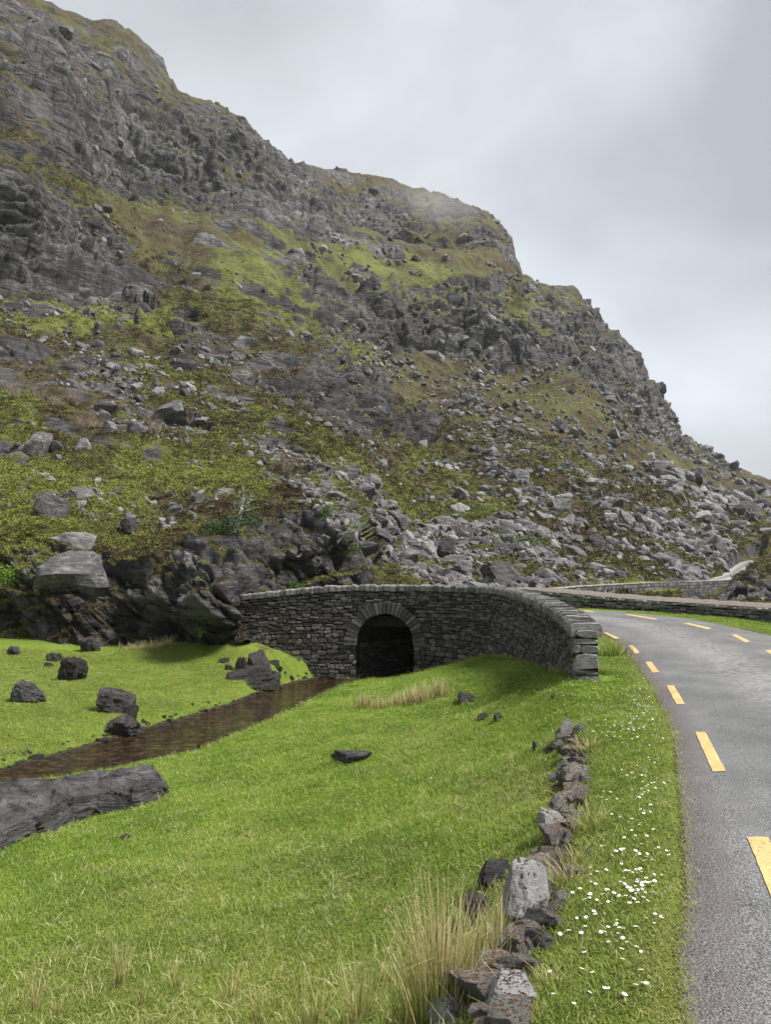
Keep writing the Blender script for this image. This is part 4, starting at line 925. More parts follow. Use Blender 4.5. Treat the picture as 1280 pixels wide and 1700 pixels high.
REG = [(lambda u, v: u < 345 and v < 640, 'below the left cliff foot', 'boulders on the left slope'), (lambda u, v: u < 345, 'on the heathery left slope', 'boulders on the left slope'),
       (lambda u, v: u < 500 and v < 860, 'at the top of the stone run', 'boulders of the narrow stone run'), (lambda u, v: u < 640 and v < 860, 'at the foot of the stone run', 'boulders of the narrow stone run'),
       (lambda u, v: u < 700 and v > 860, 'just right of the small bare trees', 'scree boulders above the parapet'), (lambda u, v: u < 860 and v > 900, 'close behind the curved parapet', 'scree boulders above the parapet'),
       (lambda u, v: u < 860 and v > 800, 'above the curved parapet', 'scree boulders above the parapet'), (lambda u, v: u < 960 and v > 900, 'in the scree behind the roadside wall', 'lower right scree boulders'),
       (lambda u, v: u < 1100 and v > 900, 'just above the far road', 'lower right scree boulders'), (lambda u, v: v > 900, 'left of the far road bend', 'lower right scree boulders'),
       (lambda u, v: u < 1000 and v > 830, 'in the middle of the right scree', 'upper right scree boulders'), (lambda u, v: u < 1140 and v > 830, 'below the tall headland', 'upper right scree boulders'),
       (lambda u, v: v > 830, 'under the low end of the skyline', 'upper right scree boulders'), (lambda u, v: u < 900, 'on heather under the middle cliffs', 'upper right scree boulders'),
       (lambda u, v: True, 'on heather below the headland cliffs', 'upper right scree boulders')]
lab = {}
for k in order[:270]:
    i = pick[k]; u, v = uu[i], vv[i]; pale = rsx.rand() < .25; me = ROCKS['pale' if pale else 'grey'][rsx.randint(6)]; s_ = szs[k] * .56
    a, b, c = rsx.uniform(.8, 1.55), rsx.uniform(.7, 1.1), rsx.uniform(.4, .95)
    o = ob('scree_boulder', me, loc=tuple(PF[i] + np.array([0, 0, s_ * .05])), rot=(rsx.uniform(-.5, .5), rsx.uniform(-.1, .7), rsx.uniform(-.5, .5)), scale=(s_ * a, s_ * b, s_ * c))
    for f, where, g in REG:
        if f(u, v): break
    size = 'large' if pxs[k] > 26 else 'medium' if pxs[k] > 19 else 'small'
    shape = 'upright' if c > a * .95 else 'long flat' if c < a * .42 else 'wide' if c < a * .62 else 'blocky'
    tag(o, None, 'boulder', g); lab.setdefault('%s %s %s boulder %s' % (size, shape, 'pale' if pale else 'grey', where), []).append((u, o))
lab2 = {}
for L, items in lab.items():
    if len(items) > 7:
        items.sort(key=lambda q: q[1].location.z); h_ = len(items) // 2
        for nm, part in (('lower ', items[:h_]), ('higher ', items[h_:])): lab2[nm + L] = part
    else: lab2[L] = items
lab = lab2
ORD = ['leftmost', 'second from the left', 'third from the left', 'fourth from the left', 'fifth from the left', 'sixth from the left', 'seventh from the left', 'eighth from the left', 'ninth from the left', 'tenth from the left']
for L, items in lab.items():
    items.sort(key=lambda q: q[0])
    for n_, (u, o) in enumerate(items):
        if len(items) == 1: o['label'] = L
        elif len(items) == 2: o['label'] = L + (', left one' if n_ == 0 else ', right one')
        else: o['label'] = L + ', ' + ('rightmost' if n_ == len(items) - 1 else ORD[min(n_, 9)])

# ------------------------------------------------------------------ scattering of things nobody could count
def scatter(name, protos, pts, scl, rot, mats, extra=None):
    """protos: list of (V, F). The prototypes live in the same mesh as the points; nodes instance them in place."""
    V = []; F = []; pr = []; off = 0
    for k, (v, f) in enumerate(protos):
        V.append(np.asarray(v, float)); F += [tuple(int(i) + off for i in q) for q in f]; pr += [k] * len(v); off += len(v)
    n = len(pts); me = bpy.data.meshes.new(name); allV = np.vstack(V + [np.asarray(pts)])
    me.from_pydata(allV.tolist(), [], F)
    for m in mats: me.materials.append(m)
    def at(nm, typ, key, arr): me.attributes.new(nm, typ, 'POINT').data.foreach_set(key, arr)
    at('proto', 'INT', 'value', np.array(pr + [-1] * n, np.int32))
    z = np.zeros(off)
    at('scl', 'FLOAT_VECTOR', 'vector', np.vstack([np.ones((off, 3)), scl]).astype(np.float32).ravel())
    at('rot', 'FLOAT_VECTOR', 'vector', np.vstack([np.zeros((off, 3)), rot]).astype(np.float32).ravel())
    at('rnd', 'FLOAT', 'value', np.concatenate([z, np.random.rand(n)]).astype(np.float32))
    for a, x in (extra or {}).items(): at(a, 'FLOAT', 'value', np.concatenate([z, x]).astype(np.float32))
    ng = bpy.data.node_groups.new(name + '_scatter', 'GeometryNodeTree')
    ng.interface.new_socket('Geometry', in_out='INPUT', socket_type='NodeSocketGeometry'); ng.interface.new_socket('Geometry', in_out='OUTPUT', socket_type='NodeSocketGeometry')
    N = ng.nodes; Lk = ng.links.new; gi = N.new('NodeGroupInput'); go = N.new('NodeGroupOutput')
    def named(nm, dt):
        q = N.new('GeometryNodeInputNamedAttribute'); q.data_type = dt; q.inputs[0].default_value = nm; return q.outputs[0]
    pa = named('proto', 'INT')
    def sel(k):
        c = N.new('FunctionNodeCompare'); c.data_type = 'INT'; c.operation = 'EQUAL'; Lk(pa, c.inputs[2]); c.inputs[3].default_value = k
        s_ = N.new('GeometryNodeSeparateGeometry'); s_.domain = 'POINT'; Lk(gi.outputs[0], s_.inputs[0]); Lk(c.outputs[0], s_.inputs[1]); return s_.outputs[0]
    g2i = N.new('GeometryNodeGeometryToInstance')
    for k in range(len(protos)): Lk(sel(k), g2i.inputs[0])
    iop = N.new('GeometryNodeInstanceOnPoints'); Lk(sel(-1), iop.inputs['Points']); Lk(g2i.outputs[0], iop.inputs['Instance'])
    iop.inputs['Pick Instance'].default_value = True
    ri = N.new('FunctionNodeRandomValue'); ri.data_type = 'INT'
    for s_ in ri.inputs:
        if s_.enabled and s_.name == 'Min' and s_.type == 'INT': s_.default_value = 0
        if s_.enabled and s_.name == 'Max' and s_.type == 'INT': s_.default_value = len(protos) - 1
    Lk([o for o in ri.outputs if o.enabled][0], iop.inputs['Instance Index'])
    e2r = N.new('FunctionNodeEulerToRotation'); Lk(named('rot', 'FLOAT_VECTOR'), e2r.inputs[0]); Lk(e2r.outputs[0], iop.inputs['Rotation'])
    Lk(named('scl', 'FLOAT_VECTOR'), iop.inputs['Scale']); Lk(iop.outputs[0], go.inputs[0])
    o = ob(name, me); md = o.modifiers.new('scatter', 'NODES'); md.node_group = ng
    return o
def me_arrays(me): return np.array([v.co for v in me.vertices]), [tuple(p.vertices) for p in me.polygons]
small = [rock_mesh(300 + k, M['rock'], sub=2, planes=7, rough=.03) for k in range(7)]
def mat_scree():
    t = MT('scree_stone'); p = t.pos(); r = t.attr('rnd', 'INSTANCER')
    a = t.noise(p, 1.3, 7, .7); k = t.math('ADD', t.math('MULTIPLY', a, .6), t.math('MULTIPLY', r, .4))
    return t.fin(t.ramp(k, [(.25, (.045, .042, .044)), (.5, (.115, .109, .113)), (.8, (.27, .262, .26))]), .88, t.bump(t.noise(p, 5., 6, .7), .8, .08), .3)
M['scree'] = mat_scree()
rest = order[270:]; s_ = szs[rest] * .56
o = scatter('scree', [me_arrays(m) for m in small], PF[pick[rest]] + np.array([0, 0, .1]) * s_[:, None], np.stack([s_ * rsx.uniform(.9, 1.45, len(s_)), s_ * rsx.uniform(.7, 1.1, len(s_)), s_ * rsx.uniform(.45, .8, len(s_))], 1),
        np.stack([rsx.uniform(-.5, .5, len(s_)), rsx.uniform(-.1, .7, len(s_)), rsx.uniform(0, 6.3, len(s_))], 1), [M['scree']])
tag(o, 'small grey stones of the scree filling the slope between the boulders', kind='stuff')
# heather and grass cushions
def bush_proto(seed, n=60, lift=.75):
    r_ = np.random.RandomState(seed); V = []; F = []
    for k in range(n):
        d = r_.normal(size=3); d[2] = abs(d[2]) * .8; d /= np.linalg.norm(d); c = d * r_.uniform(.45, 1.) * np.array([1, 1, lift])
        a = r_.normal(size=3); a[2] += 1.2; a /= np.linalg.norm(a); b = np.cross(a, r_.normal(size=3)); b /= np.linalg.norm(b); l = r_.uniform(.14, .30); w = l * .42
        i = len(V); V += [c - b * w, c + b * w, c + a * l + b * w * .3, c + a * l - b * w * .3]; F.append((i, i + 1, i + 2, i + 3))
    return np.array(V), F
bp_ = [bush_proto(s, 58) for s in (1, 2, 3, 4, 5)]
vegw = np.clip(VEG - .45, 0, 1) * (uu > -60) * (uu < 1340) * (DD < 150) * (1 - trackm)
vegw *= np.where(DD < 90, 1., .45) * (1 - .6 * np.clip(dens, 0, 1))
pk = rsx.choice(len(vegw), 42000, p=vegw / vegw.sum()); hs = rsx.uniform(.5, 1.25, len(pk)) * np.clip(DD[pk] * 8.2 / FPX, .16, .75)
o = scatter('heather', bp_, PF[pk] - np.array([0, 0, .25]) * hs[:, None], np.stack([hs, hs, hs * rsx.uniform(.5, 1., len(pk))], 1), np.stack([rsx.uniform(-.3, .3, len(pk)), rsx.uniform(-.3, .3, len(pk)), rsx.uniform(0, 6.3, len(pk))], 1), [M['heath']], dict(lsh=LU[pk]))
tag(o, 'heather, moss and rough grass cushions covering the hillside', kind='stuff')
# turf blades
def tuft(seed, n, h, spread, wd, lean=.6):
    r_ = np.random.RandomState(seed); V = []; F = []
    for k in range(n):
        x, y = r_.normal(size=2) * spread * .5; a = r_.uniform(0, 6.28); L = h * r_.uniform(.5, 1.25); ln = lean * r_.uniform(.1, 1.3); dx, dy = math.cos(a), math.sin(a); px_, py_ = -dy * wd, dx * wd
        i = len(V)
        for q, (f, wf) in enumerate([(0, 1.), (.55, .8), (1., .12)]):
            o_ = ln * L * f * f; V += [(x + dx * o_ - px_ * wf, y + dy * o_ - py_ * wf, L * f * (1 - .25 * ln * f)), (x + dx * o_ + px_ * wf, y + dy * o_ + py_ * wf, L * f * (1 - .25 * ln * f))]
        F += [(i, i + 1, i + 3, i + 2), (i + 2, i + 3, i + 5, i + 4)]
    return np.array(V), F
def mat_grass():
    t = MT('turf_blades'); p = t.pos(); r = t.attr('rnd', 'INSTANCER'); y = t.attr('yel', 'INSTANCER')
    a = t.noise(p, .8, 5, .6); b = t.noise(p, 5., 4, .65); k = t.math('ADD', t.math('ADD', t.math('MULTIPLY', a, .45), t.math('MULTIPLY', b, .35)), t.math('MULTIPLY', r, .2))
    col = t.ramp(k, [(.38, (.085, .16, .014)), (.5, (.165, .262, .024)), (.62, (.29, .36, .062))])
    col = t.mix(t.math('MULTIPLY', y, .75), col, (.22, .235, .065))
    straw = t.ramp(t.math('ADD', r, t.math('MULTIPLY', y, .06)), [(.93, 0.), (.945, 1.)])
    col = t.mix(straw, col, (.42, .37, .19))
    t.fin(col, .6, spec=.25)
    tr = t.node('ShaderNodeBsdfTranslucent', {'Color': col}); mxs = t.node('ShaderNodeMixShader', {0: .25})
    t.t.links.new(t.b.outputs[0], mxs.inputs[1]); t.t.links.new(tr.outputs[0], mxs.inputs[2]); t.t.links.new(mxs.outputs[0], t.out.inputs[0])
    return t.m
M['grass'] = mat_grass()
NG = 300000; gu_ = rsx.uniform(-60, 1340, NG); gv_ = 1085 + (1760 - 1085) * rsx.rand(NG) ** .85
# candidate spots on the turf, denser towards the viewer, drawn in plan view
yy_ = 2.6 + (29 - 2.6) * rsx.rand(NG) ** 2.1; xx_ = rsx.uniform(-.80, .56, NG) * (yy_ + 1.5)
cand = np.stack([xx_, yy_], 1)
ok = ~in_poly(cand, ROADPOLY) & ~in_poly(cand, STREAM); cand = cand[ok]
dRd = seg_dist(cand, ROADPOLY + ROADPOLY[:1]); dWl = seg_dist(cand, RW); dSt = seg_dist(cand, STREAM + STREAM[:1])
path2 = [tuple(b[:2]) for b in BPATH[::8]]; dB = seg_dist(cand, path2); sd_ = in_poly(cand, SIDE)
hideb = sd_ & ((dB < .5) | (cand[:, 0] < 3.9)); ok = ~hideb & (dWl > rsx.uniform(.0, .28, len(cand))) & (dSt > .03); ok &= ~((cand[:, 1] > 27.3) & (cand[:, 0] < -4.5))
cand = cand[ok]; dRd = dRd[ok]; dWl = dWl[ok]; dSt = dSt[ok]
cz = ground_h(cand); lb = (cand[:, 1] > 13) & (cand[:, 0] < np.interp(cand[:, 1], [13, 16, 20, 24, 27], [-6, -5, -4, -3.2, -2]))
yel = np.where(lb, .55, .12) + .8 * np.exp(-dRd / .15) + .4 * np.exp(-(dWl / .45) ** 2) * (cand[:, 0] > .3)
yel = yel + patch_add(cand, 0); kp = rsx.rand(len(cand)) > patch_add(cand, 1) * 1.5; cand = cand[kp]; yel = yel[kp]; cz = cz[kp]; dRd = dRd[kp]
s_ = (.55 + cand[:, 1] * .085) * rsx.uniform(.7, 1.3, len(cand)); hz = s_ * rsx.uniform(.55, 1.0, len(cand)) * np.clip(1.25 - cand[:, 1] * .035, .45, 1) * np.where(dRd < .1, .6, 1)
o = scatter('meadow_grass', [tuft(s, 15, .026, .085, .0021, 1.1) for s in range(6)], np.stack([cand[:, 0], cand[:, 1], cz - .004], 1), np.stack([s_, s_, hz], 1), np.stack([rsx.uniform(-.15, .15, len(s_)), rsx.uniform(-.15, .15, len(s_)), rsx.uniform(0, 6.3, len(s_))], 1), [M['grass']], dict(yel=np.clip(yel, 0, 1)))
tag(o, 'short bright green turf grass of the meadow and road verge', kind='stuff')
print('grass', len(cand))

# ------------------------------------------------------------------ ruined dry stone wall along the verge
rwall = empty('ruined_stone_wall'); tag(rwall, 'collapsed low dry stone wall of mossy rocks running through the roadside grass', 'wall', kind=None)
WR = [rock_mesh(500 + k, M['wallrock'], sub=4, planes=9, rough=.04, name='stone', layered=.006) for k in range(8)]
WW = [rock_mesh(540 + k, M['wallwhite'], sub=4, planes=10, rough=.05, name='stone', layered=.006) for k in range(3)]
for (u, v, w, h, kind) in [(942, 1226, 18, 30, 0), (951, 1241, 22, 14, 0), (962, 1256, 38, 15, 0), (949, 1262, 26, 14, 0), (967, 1276, 34, 16, 0), (948, 1290, 22, 20, 0), (962, 1302, 42, 30, 0), (957, 1316, 38, 14, 0), (966, 1330, 34, 14, 0), (946, 1338, 40, 18, 0), (940, 1352, 42, 26, 0),
                           (960, 1365, 30, 16, 0), (932, 1386, 46, 36, 1), (926, 1413, 40, 34, 0), (912, 1436, 36, 26, 0), (934, 1440, 30, 20, 0), (905, 1452, 44, 24, 0), (860, 1590, 56, 40, 0), (884, 1580, 38, 28, 0), (846, 1604, 34, 26, 0), (828, 1632, 64, 42, 0), (864, 1628, 56, 34, 0), (806, 1682, 84, 54, 0), (854, 1688, 66, 58, 1), (872, 1716, 60, 46, 0), (812, 1716, 60, 30, 0), (742, 1716, 76, 38, 1), (838, 1654, 40, 24, 0)]:
    q = hit(u, v); D = q[1]; w_, h_ = w * D / FPX * 1.2, min(h, 30 + .2 * h) * D / FPX
    me = (WW if kind else WR)[rr_.randrange(3 if kind else 8)]
    ob('stone', me, rwall, loc=(q[0], q[1] + w_ * .4, q[2] + h_ * .34), rot=(rr_.uniform(-.3, .1), rr_.uniform(-.3, .3), rr_.uniform(-.6, .6)), scale=(w_ * .6, w_ * rr_.uniform(.55, .7), h_ * .52))
wp_, wsq = resample(RW[1:], .13)
for (x, y) in wp_:
    for _ in range(2):
        px_, py_ = x + rr_.gauss(0, .07), y + rr_.gauss(0, .04); sz = rr_.uniform(.035, .085); z_ = float(ground_h(np.array([[px_, py_]]))[0])
        ob('stone', WR[rr_.randrange(8)], rwall, loc=(px_, py_, z_ + sz * .35 + rr_.random() * .05), rot=(rr_.uniform(-.5, .5), rr_.uniform(-.5, .5), rr_.uniform(0, 6)), scale=(sz * rr_.uniform(1, 1.6), sz, sz * rr_.uniform(.5, .9)))
q = hit(884, 1552); D = q[1]; k_ = D / FPX
wb = rock_mesh(591, M['wallwhite'], sub=5, planes=22, rough=.045, name='white_boulder', layered=.004)
tag(ob('white_boulder', wb, loc=(q[0], q[1] + .12, q[2] + 50 * k_), rot=(-.3, .45, .3), scale=(44 * k_, 46 * k_, 52 * k_)), 'big upright whitish boulder with dark rusty moss on top in the ruined wall', 'boulder')

# ------------------------------------------------------------------ rushes and rough grass clumps
def mat_blade(name, c0, c1, c2):
    t = MT(name); a = t.attr('tip'); r = t.noise(t.pos(), 30., 3, .6)
    col = t.ramp(t.math('ADD', t.math('MULTIPLY', a, .75), t.math('MULTIPLY', r, .35)), [(.15, c0), (.5, c1), (.85, c2)])
    return t.fin(col, .6, spec=.25)
M['rush_dry'] = mat_blade('dry_rush', (.20, .155, .06), (.44, .34, .16), (.64, .54, .32))
M['rush_green'] = mat_blade('green_rush', (.09, .14, .025), (.19, .26, .05), (.38, .36, .13))
def blades(name, r_, n, h, spread, wd, lean, mat, parent, bend=0.):
    V = []; F = []; tip = []
    for k in range(n):
        rr0 = abs(r_.normal()) * spread * .45; a0 = r_.uniform(0, 6.28); x, y = math.cos(a0) * rr0, math.sin(a0) * rr0 * .8
        a = a0 + r_.normal() * .9; L = h * r_.uniform(.4, 1.08); ln = lean * abs(r_.normal()) * .8 + .03; dx, dy = math.cos(a), math.sin(a) * .7
        kink = r_.rand() < .13; i = len(V); ns = 6; tw = r_.uniform(-.7, .7); sx_, sy_ = math.cos(tw), math.sin(tw)
        for q in range(ns):
            f = q / (ns - 1); o_ = ln * L * (f ** 1.4) + (L * .45 * max(0, f - .6) if kink else 0); z = L * f * (1 - .3 * min(ln, .8) * f) - (L * .8 * max(0, f - .6) if kink else 0)
            wf = wd * (1 - .85 * f)
            V += [(x + dx * o_ - sx_ * wf, y + dy * o_ - sy_ * wf, z - .02), (x + dx * o_ + sx_ * wf, y + dy * o_ + sy_ * wf, z - .02)]; tip += [f, f]
            if q: j = i + 2 * (q - 1); F.append((j, j + 1, j + 3, j + 2))
    return ob(name, mesh_np(name, V, F, [mat], dict(tip=np.array(tip))), parent)
def clump(u, v, wpx, hpx, nd, ngreen, label, wd=.0022, lean=.35, group='rush clumps in the meadow', name='rush_clump', cat='rushes', on='ground', seed=0):
    q = hit(u, v) if on == 'ground' else mt(u, v); k = q[1] / FPX; e_ = empty(name, tuple(q)); tag(e_, label, cat, group); r_ = np.random.RandomState(int(u * 7 + v) + seed)
    if nd: blades('dry_stems', r_, nd, hpx * k, wpx * k, wd * max(1, q[1] / 6), lean, M['rush_dry'], e_)
    if ngreen: blades('green_stems', r_, ngreen, hpx * k * .85, wpx * k * 1.05, wd * max(1, q[1] / 6), lean, M['rush_green'], e_)
clump(730, 1702, 72, 232, 300, 240, 'largest straw-coloured rush clump beside the lower end of the ruined wall', lean=.32)
clump(790, 1640, 52, 150, 50, 60, 'green and straw rush clump between the biggest clump and the ruined wall')
clump(825, 1580, 36, 110, 40, 45, 'upright rush tuft beside the dark rock left of the white boulder', lean=.2)
clump(690, 1700, 60, 120, 60, 60, 'short rush clump on the left of the largest one')
clump(600, 1705, 44, 150, 45, 45, 'tall thin rush clump left of the largest straw one, at the bottom edge', lean=.25)
clump(515, 1712, 56, 110, 40, 45, 'loose low rush clump at the bottom middle of the meadow')
clump(198, 1640, 26, 88, 26, 34, 'small rush clump alone in the lower left meadow', lean=.2)
clump(235, 1668, 18, 64, 18, 16, 'wispy dry rush tuft right of the small lower left clump')
clump(58, 1678, 24, 84, 26, 14, 'dry rush clump nearest the lower left corner')
clump(95, 1690, 20, 44, 16, 18, 'short green rush tuft right of the lower left corner clump')
clump(290, 1640, 18, 60, 16, 18, 'thin green rush tuft in the middle of the lower left meadow')
clump(385, 1660, 34, 70, 22, 18, 'sparse rush tuft left of the bottom middle clumps')
clump(430, 1700, 34, 84, 20, 24, 'sparse rush clump at the bottom, left of the loose low one')
clump(645, 1640, 22, 60, 18, 18, 'thin rush tuft behind the short clump')
for u, v, w, h, l in [(603, 1176, 26, 30, 'leftmost brown reed tuft of the row in front of the arch'), (632, 1175, 26, 20, 'second brown reed tuft of the row in front of the arch'), (660, 1172, 28, 24, 'third brown reed tuft of the row in front of the arch'), (684, 1169, 26, 34, 'fourth brown reed tuft of the row in front of the arch'), (706, 1164, 24, 34, 'fifth brown reed tuft of the row in front of the arch'), (728, 1157, 24, 36, 'rightmost and tallest brown reed tuft of the row in front of the arch')]:
    clump(u, v, w, h, 110, 22, l, lean=.16, group='reed tufts in front of the arch', wd=.0026)
for u, v, w, h, l in [(218, 1079, 30, 16, 'dry grass tuft at the crag foot, left one'), (250, 1078, 40, 20, 'dry grass tuft at the crag foot, middle one'), (274, 1074, 26, 22, 'dry grass tuft at the crag foot, right one')]:
    clump(u, v, w, h, 70, 20, l, lean=.8, group='dry grass at the crag foot', name='grass_tuft', cat='grass tuft')
for u, v, w, h, l in [(982, 1250, 40, 34, 'rough grass tuft right of the top of the ruined wall'), (985, 1382, 60, 60, 'shaggy straw grass tuft right of the ruined wall middle'), (962, 1440, 50, 50, 'yellowish grass tuft right of the wall above the white boulder'), (905, 1640, 44, 36, 'straw grass tuft at the right of the lowest wall stones'), (945, 1475, 40, 60, 'thin dry grass tuft beside the top of the white boulder'), (1010, 1180, 40, 12, 'low tuft of grass in the daisies below the bridge end'), (900, 1690, 44, 34, 'dry grass tuft at the foot of the ruined wall')]:
    clump(u, v, w, h, 60, 100, l, lean=1.0, group='rough grass tufts along the ruined wall', name='grass_tuft', cat='grass tuft', wd=.0018)
for u, v, w, h, l in [(940, 1120, 40, 26, 'leafy green grass tuft at the left foot of the bridge end'), (1012, 1090, 34, 44, 'tall green grass tuft at the right foot of the bridge end'), (1004, 1120, 30, 24, 'low green grass tuft right under the bridge end'), (836, 1094, 30, 14, 'small green grass tuft under the middle of the curved parapet')]:
    clump(u, v, w, h, 0, 160, l, lean=.8, group='green tufts at the bridge end', name='grass_tuft', cat='grass tuft')

# ------------------------------------------------------------------ daisies
t = MT('daisy_petal'); M['petal'] = t.fin((.82, .82, .80), .7)
t = MT('daisy_centre'); M['yolk'] = t.fin((.75, .50, .04), .8)
t = MT('daisy_stalk'); M['stalk'] = t.fin((.10, .18, .03), .7)
def daisy_meshes():
    V = []; F = []
    for k in range(14):
        a = k / 14 * 6.283; ca, sa = math.cos(a), math.sin(a)
        for (r, w, z) in ((.003, .0014, .0), (.009, .0026, .0012), (.0125, .0012, .0006)): V += [(ca * r + sa * w, sa * r - ca * w, z), (ca * r - sa * w, sa * r + ca * w, z)]
        i = k * 6; F += [(i, i + 1, i + 3, i + 2), (i + 2, i + 3, i + 5, i + 4)]
    pet = pymesh('petals', V, F, [M['petal']])
    V = [(0, 0, .0035)] + [(math.cos(a) * .0042, math.sin(a) * .0042, .001) for a in np.linspace(0, 6.283, 9)[:-1]]; cen = pymesh('flower_centre', V, [(0, k + 1, (k + 1) % 8 + 1) for k in range(8)], [M['yolk']])
    V = []; 
    for z in (-.05, -.0005):
        for a in (0, 2.09, 4.19): V.append((math.cos(a) * .0009, math.sin(a) * .0009, z))
    st = pymesh('stalk', V, [(0, 1, 4, 3), (1, 2, 5, 4), (2, 0, 3, 5)], [M['stalk']]); return pet, cen, st
PET, CEN, STK = daisy_meshes()
simple = pymesh('daisy', [(0, 0, .003)] + [(math.cos(a) * (.0125 if k % 2 else .0085), math.sin(a) * (.0125 if k % 2 else .0085), 0) for k, a in enumerate(np.linspace(0, 6.283, 17)[:-1])] + [(math.cos(a) * .0045, math.sin(a) * .0045, .004) for a in np.linspace(0, 6.283, 7)[:-1]], [(0, k + 1, (k + 1) % 16 + 1) for k in range(16)] + [(17, 18, 19, 20, 21, 22)], [M['petal'], M['yolk']])
simple.polygons[16].material_index = 1
rd = np.random.RandomState(77); DP = []
for (u, v, su, sv_, n) in [(1062, 1478, 30, 26, 48), (1030, 1545, 46, 38, 36), (990, 1490, 30, 30, 18), (1050, 1640, 50, 40, 12), (960, 1590, 40, 60, 9), (1068, 1185, 22, 28, 95), (1035, 1215, 40, 16, 60), (1005, 1160, 34, 14, 30), (1075, 1300, 22, 45, 34), (1040, 1350, 40, 60, 26), (1055, 1410, 34, 30, 22), (985, 1130, 22, 8, 26), (640, 1330, 90, 90, 4), (960, 1150, 60, 14, 12)]:
    for _ in range(n): DP.append((u + rd.normal() * su * .8, v + rd.normal() * sv_ * .8))
pts = []
for (u, v) in DP:
    q = hit(u, v)
    P_ = q[None, :2]
    if in_poly(P_, ROADPOLY)[0] or seg_dist(P_, ROADPOLY + ROADPOLY[:1])[0] < .06: continue
    pts.append(q)
pts.sort(key=lambda q: q[1])
def dplace(q): return (q[0], q[1], q[2] + .022 + .010 * rd.rand() + q[1] * .0016)
many = []
for k, q in enumerate(pts):
    rot = (rd.uniform(-.45, .15) + .25, rd.uniform(-.35, .35), rd.uniform(0, 6.28)); s0 = rd.uniform(.55, .95)
    g = 'daisies growing in the roadside verge'
    if k < 300:
        if q[1] < 5.6:
            e_ = empty('daisy', dplace(q)); e_.rotation_euler = rot; e_.scale = (s0,) * 3; tag(e_, 'small white daisy in the near verge grass beside the road', 'flower', g)
            ob('petals', PET, e_); ob('flower_centre', CEN, e_); ob('stalk', STK, e_)
        else: tag(ob('daisy', simple, loc=dplace(q), rot=rot, scale=(s0 * 1.05,) * 3), 'tiny white daisy in the verge grass nearer the bridge end', 'flower', 'daisies farther up the verge')
    else: many.append((q, rot, s0))
if many:
    V = []; F = []; base = np.array([v.co for v in simple.vertices]); pf = [tuple(p.vertices) for p in simple.polygons]; mi = []
    for q, rot, s0 in many:
        Rm = np.array(Euler(rot).to_matrix()); off = len(V); V += [tuple(a) for a in (base * s0 * 1.05) @ Rm.T + np.array(dplace(q))]; F += [tuple(i + off for i in f) for f in pf]; mi += [0] * 16 + [1]
    me = pymesh('far_daisies', V, F, [M['petal'], M['yolk']]); me.polygons.foreach_set('material_index', mi)
    tag(ob('far_daisies', me), 'tiny white daisies scattered thickly in the verge below the bridge end', kind='stuff')

# ------------------------------------------------------------------ small trees, bushes and bare shrubs of the crag
def tube(path, radii, n=5):
    V = []; F = []; path = np.array(path, float)
    for k, (p, r) in enumerate(zip(path, radii)):
        d = path[min(k + 1, len(path) - 1)] - path[max(k - 1, 0)]; d /= np.linalg.norm(d) + 1e-9; a = np.cross(d, [.3, .9, .2]); a /= np.linalg.norm(a); b = np.cross(d, a)
        for j in range(n): t_ = j / n * 6.283; V.append(tuple(p + (a * math.cos(t_) + b * math.sin(t_)) * r))
        if k: F += [((k - 1) * n + j, (k - 1) * n + (j + 1) % n, k * n + (j + 1) % n, k * n + j) for j in range(n)]
    return V, F
def branch_tree(r_, H, lean, spread, levels=4):
    tips = []; parts_t = []; parts_b = []
    def grow(p, d, L, r, lev):
        path = [p]; q = p.copy(); dd = d.copy()
        for k in range(5): dd = dd + r_.normal(size=3) * .16 + np.array([lean, 0, .04]) * .14; dd /= np.linalg.norm(dd); q = q + dd * L / 5; path.append(q.copy())
        rads = np.linspace(r, r * .5, 6); (parts_t if lev == 0 else parts_b).append(tube(path, rads))
        if lev >= levels: tips.append(q); return
        for k in range(3 if lev else 4):
            a = path[r_.randint(2, 6)]; nd = dd * .7 + r_.normal(size=3) * spread; nd[2] = abs(nd[2]) * .8 + .1; nd /= np.linalg.norm(nd); grow(a, nd, L * r_.uniform(.5, .75), r * .6, lev + 1)
    grow(np.zeros(3), np.array([lean * .5, 0, 1.]), H * .45, H * .045, 0); return parts_t, parts_b, tips
def leaves_at(r_, pts, n, size, spread):
    V = []; F = []
    for p in pts:
        for _ in range(n):
            c = p + r_.normal(size=3) * spread; a = r_.normal(size=3); a /= np.linalg.norm(a); b = np.cross(a, r_.normal(size=3)); b /= np.linalg.norm(b); l = size * r_.uniform(.6, 1.3); i = len(V)
            V += [tuple(c - a * l), tuple(c + b * l * .5), tuple(c + a * l), tuple(c - b * l * .5)]; F.append((i, i + 1, i + 2, i + 3))
    return V, F
t = MT('pale_bark'); M['bark'] = t.fin(t.ramp(t.noise(t.pos(), 12., 4, .6), [(.35, (.20, .19, .165)), (.65, (.44, .43, .39))]), .85)
t = MT('twig_brown'); M['twig'] = t.fin(t.ramp(t.noise(t.pos(), 6., 4, .6), [(.35, (.12, .09, .07)), (.65, (.30, .235, .19))]), .9)
def mat_leaf(name, a, b, c):
    t = MT(name); r = t.noise(t.pos(), 7., 4, .7); return t.fin(t.ramp(r, [(.35, a), (.5, b), (.66, c)]), .6, spec=.3)
M['ivy'] = mat_leaf('ivy_leaf', (.012, .035, .010), (.028, .075, .020), (.06, .13, .035))
M['leafb'] = mat_leaf('bright_leaf', (.06, .12, .01), (.14, .24, .02), (.26, .34, .05))
M['leafg'] = mat_leaf('green_leaf', (.03, .065, .012), (.06, .12, .02), (.12, .19, .04))
